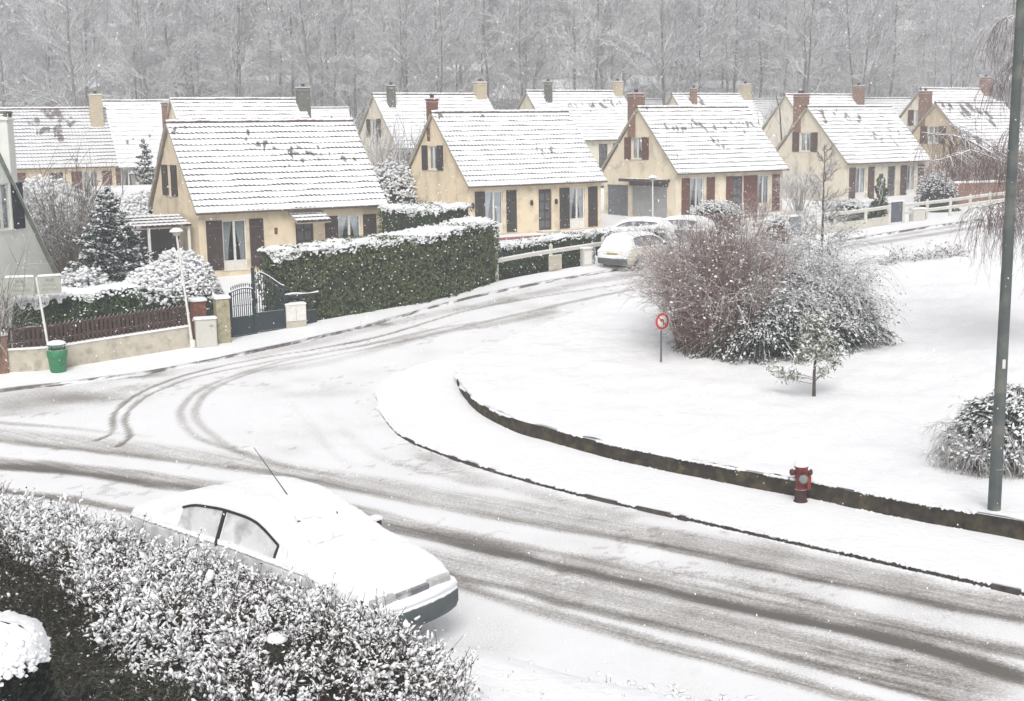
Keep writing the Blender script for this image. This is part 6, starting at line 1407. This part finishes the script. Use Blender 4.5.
# ---------------------------------------------------------------- foreground hedge
def near_hedge():
    r = np.random.default_rng(333); a = np.array([-10.2, 21.2]); b = np.array([-.55, 14.75]); d = (b - a) / np.linalg.norm(b - a); nrm = np.array([-d[1], d[0]]) * -1   # toward the camera
    if nrm[1] > 0: nrm = -nrm
    L = float(np.linalg.norm(b - a)); Wd = 2.7; z0 = float(T(18.)); o = np.array([a[0], a[1], z0]); root = thing('foreground_hedge', 'wide untrimmed privet hedge under clumps of snow, across the bottom left corner', 'hedge', tuple(o))
    top = lambda u, w: np.interp(u / L, [0, .4, .6, .82, .93, 1.02], [1.58, 1.52, 1.40, 1.28, 1.05, .55]) * (1 - .30 * np.clip((w - 1.6) / 1.1, 0, 1) ** 1.5 - .10 * np.clip((.25 - w) / .25, 0, 1)) + (vn(u, w, .8, 3) - .5) * .22 + (vn(u, w, .3, 4) - .5) * .10
    def loc(u, w, z): return np.column_stack([d[0] * u + nrm[0] * w, d[1] * u + nrm[1] * w, z])
    # inner mass
    U, Wg = np.meshgrid(np.linspace(0, L * .97, 90), np.linspace(.12, Wd - .12, 22), indexing='ij'); Zt = top(U, Wg) - .22; e = np.minimum(Wg - .12, Wd - .12 - Wg); Zt = np.where(e < .01, -.1, Zt); mb = MB(); mb.grid(loc(U.ravel(), Wg.ravel(), Zt.ravel()).reshape(90, 22, 3), smooth=False); mb.build('inner_branches', CORE, root)
    # twigs: rising forked shoots
    n = 7200; u = r.uniform(-.1, L, n); w = r.uniform(-.08, Wd + .08, n); zt = top(u, np.clip(w, 0, Wd)); p0 = loc(u, w, zt - r.uniform(.18, .42, n)); dd = np.column_stack([r.normal(0, .55, n), r.normal(0, .55, n), np.ones(n)]); dd /= np.linalg.norm(dd, axis=1)[:, None]; Ls = r.uniform(.16, .42, n)[:, None]
    p1 = p0 + dd * Ls * .55; p2 = p1 + (dd + r.normal(0, .35, (n, 3))) * Ls * .5; p3 = p1 + (dd + r.normal(0, .6, (n, 3))) * Ls * .45
    mb = MB(); mb.tubes(p0, p1, .006, .005, 3); mb.tubes(p1, p2, .005, .003, 3); mb.tubes(p1, p3, .005, .003, 3)
    # side face shoots toward the camera and the tapering end
    m = 5200; uf = r.uniform(0, L, m); zf = r.uniform(.05, 1., m) ** .7; ztf = top(uf, np.full(m, Wd)) * zf; q0 = loc(uf, np.full(m, Wd - .12) + r.normal(0, .06, m), ztf); e0 = np.column_stack([np.full(m, nrm[0]), np.full(m, nrm[1]), np.full(m, .35)]) + r.normal(0, .6, (m, 3)); q1 = q0 + e0 * r.uniform(.08, .26, m)[:, None]; mb.tubes(q0, q1, .006, .003, 3)
    mb.build('twigs', M('privet_twig', (.065, .042, .03), .9, .4, 7., snow=(.72, .3, .7, 16.)), root)
    # leaves
    LP = np.concatenate([p2 - (p2 - p1) * r.random((n, 1)) + r.normal(0, .018, (n, 3)) for _ in range(3)] + [p3 + r.normal(0, .02, (n, 3))]); mb = MB(); lu = LP[:, 0] * d[0] + LP[:, 1] * d[1]; lw = LP[:, 0] * nrm[0] + LP[:, 1] * nrm[1]; shaded_ = (lw > np.interp(lu, [0, 3, 6, 8.5], [1.0, 1.15, 1.6, 2.7]) - .1).astype(int); leaves(mb, LP, np.tile([0, 0, 1.], (len(LP), 1)), .055, 1.1, mat=shaded_)  # leaves outside the lit top use the darker copy: shade put into colour
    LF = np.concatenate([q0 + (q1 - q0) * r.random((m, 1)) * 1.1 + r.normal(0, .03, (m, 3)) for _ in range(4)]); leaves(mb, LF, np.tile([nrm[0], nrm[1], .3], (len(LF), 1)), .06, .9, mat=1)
    LG = LEAF_F; mb.build('foliage', [LG, M('privet_leaf_shaded', (.018, .028, .012), .55, .5, 8., snow=(.9, .2, .25, 10.))], root)  # second leaf colour paints the shade of the near face
    # snow caught along the shoots: stretched uneven pads, denser and joined where the top is dense
    mb = MB()
    for A_, B_, cnt in ((p1, p2, 4), (p1, p3, 4), (p0, p1, 1)):
        for q_ in range(cnt):
            f = r.uniform(.15, 1.05, (n, 1)); S = A_ + (B_ - A_) * f + r.normal(0, .012, (n, 3)) + [0, 0, .012]; uu = S[:, 0] * d[0] + S[:, 1] * d[1]; ww = S[:, 0] * nrm[0] + S[:, 1] * nrm[1]
            patch = vn(uu, ww, .28, 11) * .6 + vn(uu, ww, .10, 12) * .4; lim = np.interp(uu, [0, 3, 6, 8.5], [1.0, 1.15, 1.6, 2.7])
            pr = np.clip(.26 + 2.4 * (patch - .28), .08, 1) * np.interp(uu / L, [0, .45, .7, 1], [1, .92, .55, .40]) * np.interp(ww - lim, [-.3, .15], [1, .03]); m_ = r.random(n) < pr
            if m_.any(): pads(mb, S[m_], (B_ - A_)[m_] * [1, 1, .5], .010 + .020 * np.clip(patch[m_] - .25, 0, 1) + r.exponential(.004, m_.sum()))
    S2 = LF[r.random(len(LF)) < .018]; clumps(mb, S2 + [0, 0, .02], .014, .6, var=.6)
    mb.build('snow_cover', SNOW_FINE, root)
near_hedge()
# clumps between hedge end and verge, stub, small grasses
r = np.random.default_rng(344)
p = g(272, 690, .1); fan_shrub('privet_sprout', 'twiggy snow tipped sprouts at the low end of the foreground hedge', (at(395, 660, 14.6)[0], 14.6, .05), .75, .75, 60, M('sprout_twig', (.10, .065, .04), .9, .4, 7., snow=(.4, .3, .7, 16.)), .006, 61, .2, kids=2, leafmat=LEAF_F, nleaf=500, snow=500, leafsz=.05)
c = at(277, 640, 14.3); root = thing('hedge_stump', 'rounded stump wearing a cap of snow, inside the foreground hedge', 'stump', (c[0], c[1], .03)); zt = c[2] - .03
mb = MB(); mb.lathe([(.09, 0), (.08, zt * .7), (.13, zt * .9), (.12, zt)], 12); k = 500; dn = rdir(k); leaves(mb, dn * [.15, .15, .2] + [0, 0, zt - .12], dn, .05, .8, mat=1); mb.build('stem', [BARK, LEAF_J], root); mb = MB(); mb.lathe([(.11, zt - .03), (.13, zt + .02), (.09, zt + .07), (0, zt + .09)], 14); mb.build('snow_cap', SNOW_FINE, root)
n = 420; A, B = [], []
for k in range(90):
    px, py = r.uniform(440, 800), r.uniform(655, 712)
    if py < 640 + (px - 440) * .16 + 12: continue
    c = g(px, py, .03)
    for j in range(r.integers(1, 5)):
        b = c + np.array([r.normal(0, .03), r.normal(0, .03), -.01]); A.append(b); B.append(b + np.array([r.normal(0, .03), r.normal(0, .03), r.uniform(.03, .11)]))
mb = MB(); mb.tubes(A, B, .0045, .002, 3); tag(mb.build('grass_tips', M('dead_grass', (.12, .09, .05), .9, .3, 9.)), 'thin dead grass tips sticking out of the near snow', 'grass', kind='stuff')
# snow lumps on the near verge
mb = MB(); P = []
for k in range(500):
    px, py = r.uniform(200, 760), r.uniform(650, 712)
    if py < 640 + (px - 440) * .16 + 6: continue
    c = g(px, py, .02); P.append(c)
clumps(mb, np.array(P), .045, .35, var=.7); tag(mb.build('snow_lumps', SNOW_FINE), 'small lumps of snow scattered on the near verge', 'snow', kind='stuff')
# conifer corner bottom left
c = at(2, 700, 11.5); root = thing('weeping_conifer', 'dark drooping conifer with a heavy snow cap in the bottom left corner', 'shrub', (c[0] - .15, 11.5, 0.)); zt = at(10, 625, 11.5)[2]
r = np.random.default_rng(355); n = 9000; dv = rdir(n); dv[:, 2] = np.abs(dv[:, 2]); P = dv * [.62, .62, .95] * r.uniform(.75, 1.05, (n, 1)) + [0, 0, zt - .95]; low = r.random(n) < .45; P[low, 2] = r.uniform(zt - 2.3, zt - .9, low.sum()); P[low, :2] = dv[low, :2] / np.linalg.norm(dv[low, :2], axis=1)[:, None] * r.uniform(.5, .66, (low.sum(), 1))
mb = MB(); mb.tube([(0, 0, 0), (0, 0, zt - .3)], [.07, .03], 8); mb.build('trunk', BARK, root)
mb = MB(); leaves(mb, P, dv * [1, 1, .2] - [0, 0, .8], .075, .5); mb.build('crown', M('conifer_dark', (.012, .022, .010), .6, .5, 7., snow=(1.2, .2, .2, 8.)), root)
mb = MB(); U, V_ = np.meshgrid(np.linspace(0, 2 * PI, 48), np.linspace(0, 1, 14), indexing='ij'); R = .56 * np.sin(V_ * PI / 2) * (1 + .12 * vn(np.cos(U) * 2, np.sin(U) * 2, .5, 2)); dro = .30 * V_ ** 2.2 * (.75 + .5 * vn(np.cos(U) * 3, np.sin(U) * 3, .30, 5)); k_ = 900; aa = r.uniform(0, 6.28, k_); vv_ = r.uniform(.5, 1.05, k_); clumps(mb, np.column_stack([.57 * np.sin(vv_ * PI / 2) * np.cos(aa), .57 * np.sin(vv_ * PI / 2) * np.sin(aa), zt + .03 - .30 * vv_ ** 2.2 - r.uniform(0, .10, k_)]), .035, .8, var=.6); mb.grid(np.dstack([R * np.cos(U), R * np.sin(U), zt + .04 - dro + (vn(U * 2, V_ * 3, .2, 6) - .5) * .05]))
for k in range(0):
    a = r.uniform(3.4, 6.0); q = np.array([.60 * math.cos(a), .60 * math.sin(a), zt - .35 - r.random() * .2]); m = 10; clumps(mb, q + np.column_stack([r.normal(0, .012, m), r.normal(0, .012, m), -np.linspace(0, r.uniform(.2, .55), m)]), .028, 1.)
mb.build('snow_cap', SNOW_FINE, root)

# ---------------------------------------------------------------- falling snow
r = np.random.default_rng(400); n = 21000; y = 7 + 88 * r.random(n) ** .75; x = r.uniform(-.46, .46, n) * (y + 4); z = r.uniform(0, 1, n); zlo = np.maximum(CAM_H - y * .46, T(y) + .2); zhi = CAM_H + y * .12; z = zlo + (zhi - zlo) * z
P = np.column_stack([x, y, z]); sz = r.uniform(.003, .009, n) * np.interp(y, [7, 15, 95], [.6, 1., 2.3]); mb = MB()
ax = np.column_stack([r.normal(-.35, .25, n), r.normal(0, .4, n), np.ones(n)]); mb.scatter(ICO_V, ICO_F, P, basis(ax, r.uniform(0, 6.28, n)), np.column_stack([sz, sz, sz * r.uniform(1., 2.1, n)]), 0, True)
tag(mb.build('falling_snow', M('snowflake', (.9, .9, .92), .9, .01, 2.)), 'snowflakes falling through the air', 'snow', kind='stuff')

# ---------------------------------------------------------------- mist
HAZE_D = 0.0023
mb = MB(); mb.box((-330, -70, -2), (330, 340, 82)); hz = mb.build('haze', [])
hm = bpy.data.materials.new('haze'); hm.use_nodes = True; nt = hm.node_tree; nt.nodes.clear(); o = nt.nodes.new('ShaderNodeOutputMaterial'); pv = nt.nodes.new('ShaderNodeVolumePrincipled'); pv.inputs['Color'].default_value = (.84, .85, .87, 1); pv.inputs['Density'].default_value = HAZE_D; pv.inputs['Anisotropy'].default_value = .2
nt.links.new(pv.outputs[0], o.inputs['Volume']); hz.data.materials.append(hm); tag(hz, kind='stuff', label='pale snowy mist filling the whole valley', cat='mist')

# ---------------------------------------------------------------- sky, sun, camera
w = bpy.data.worlds.new('World'); scene.world = w; w.use_nodes = True; nt = w.node_tree; bg = nt.nodes['Background']; sky = nt.nodes.new('ShaderNodeTexSky'); sky.sky_type = 'NISHITA'; sky.sun_disc = False
EL, AZ = math.radians(48), math.radians(182)
sky.sun_elevation = EL; sky.sun_rotation = AZ; sky.dust_density = 6; sky.air_density = 1.; sky.ozone_density = .5
hs = nt.nodes.new('ShaderNodeHueSaturation'); hs.inputs['Saturation'].default_value = .22; nt.links.new(sky.outputs[0], hs.inputs['Color']); nt.links.new(hs.outputs[0], bg.inputs[0]); bg.inputs[1].default_value = .14
sun = bpy.data.lights.new('sun', 'SUN'); sun.energy = 1.3; sun.angle = math.radians(22); sun.color = (1, .975, .94); so = bpy.data.objects.new('sun', sun); COL.objects.link(so)
sd = Vector((math.sin(AZ) * math.cos(EL), math.cos(AZ) * math.cos(EL), math.sin(EL))); so.rotation_euler = sd.to_track_quat('Z', 'Y').to_euler()
cam = bpy.data.cameras.new('camera'); co = bpy.data.objects.new('camera', cam); COL.objects.link(co); cam.sensor_width = 36; cam.lens = F_PX / 1024 * 36; cam.clip_end = 2000; cam.clip_start = .1
co.matrix_world = Matrix.Translation((0, 0, CAM_H)) @ Matrix.Rotation(PI / 2 - PITCH, 4, 'X') @ Matrix.Rotation(-ROLL, 4, 'Z'); scene.camera = co
vs = scene.view_settings; vs.view_transform = 'Standard'; vs.look = 'None'; vs.gamma = 1; vs.exposure = 0.07
scene.cycles.use_denoising = True; scene.cycles.max_bounces = 8; scene.cycles.volume_bounces = 3; scene.cycles.transparent_max_bounces = 12
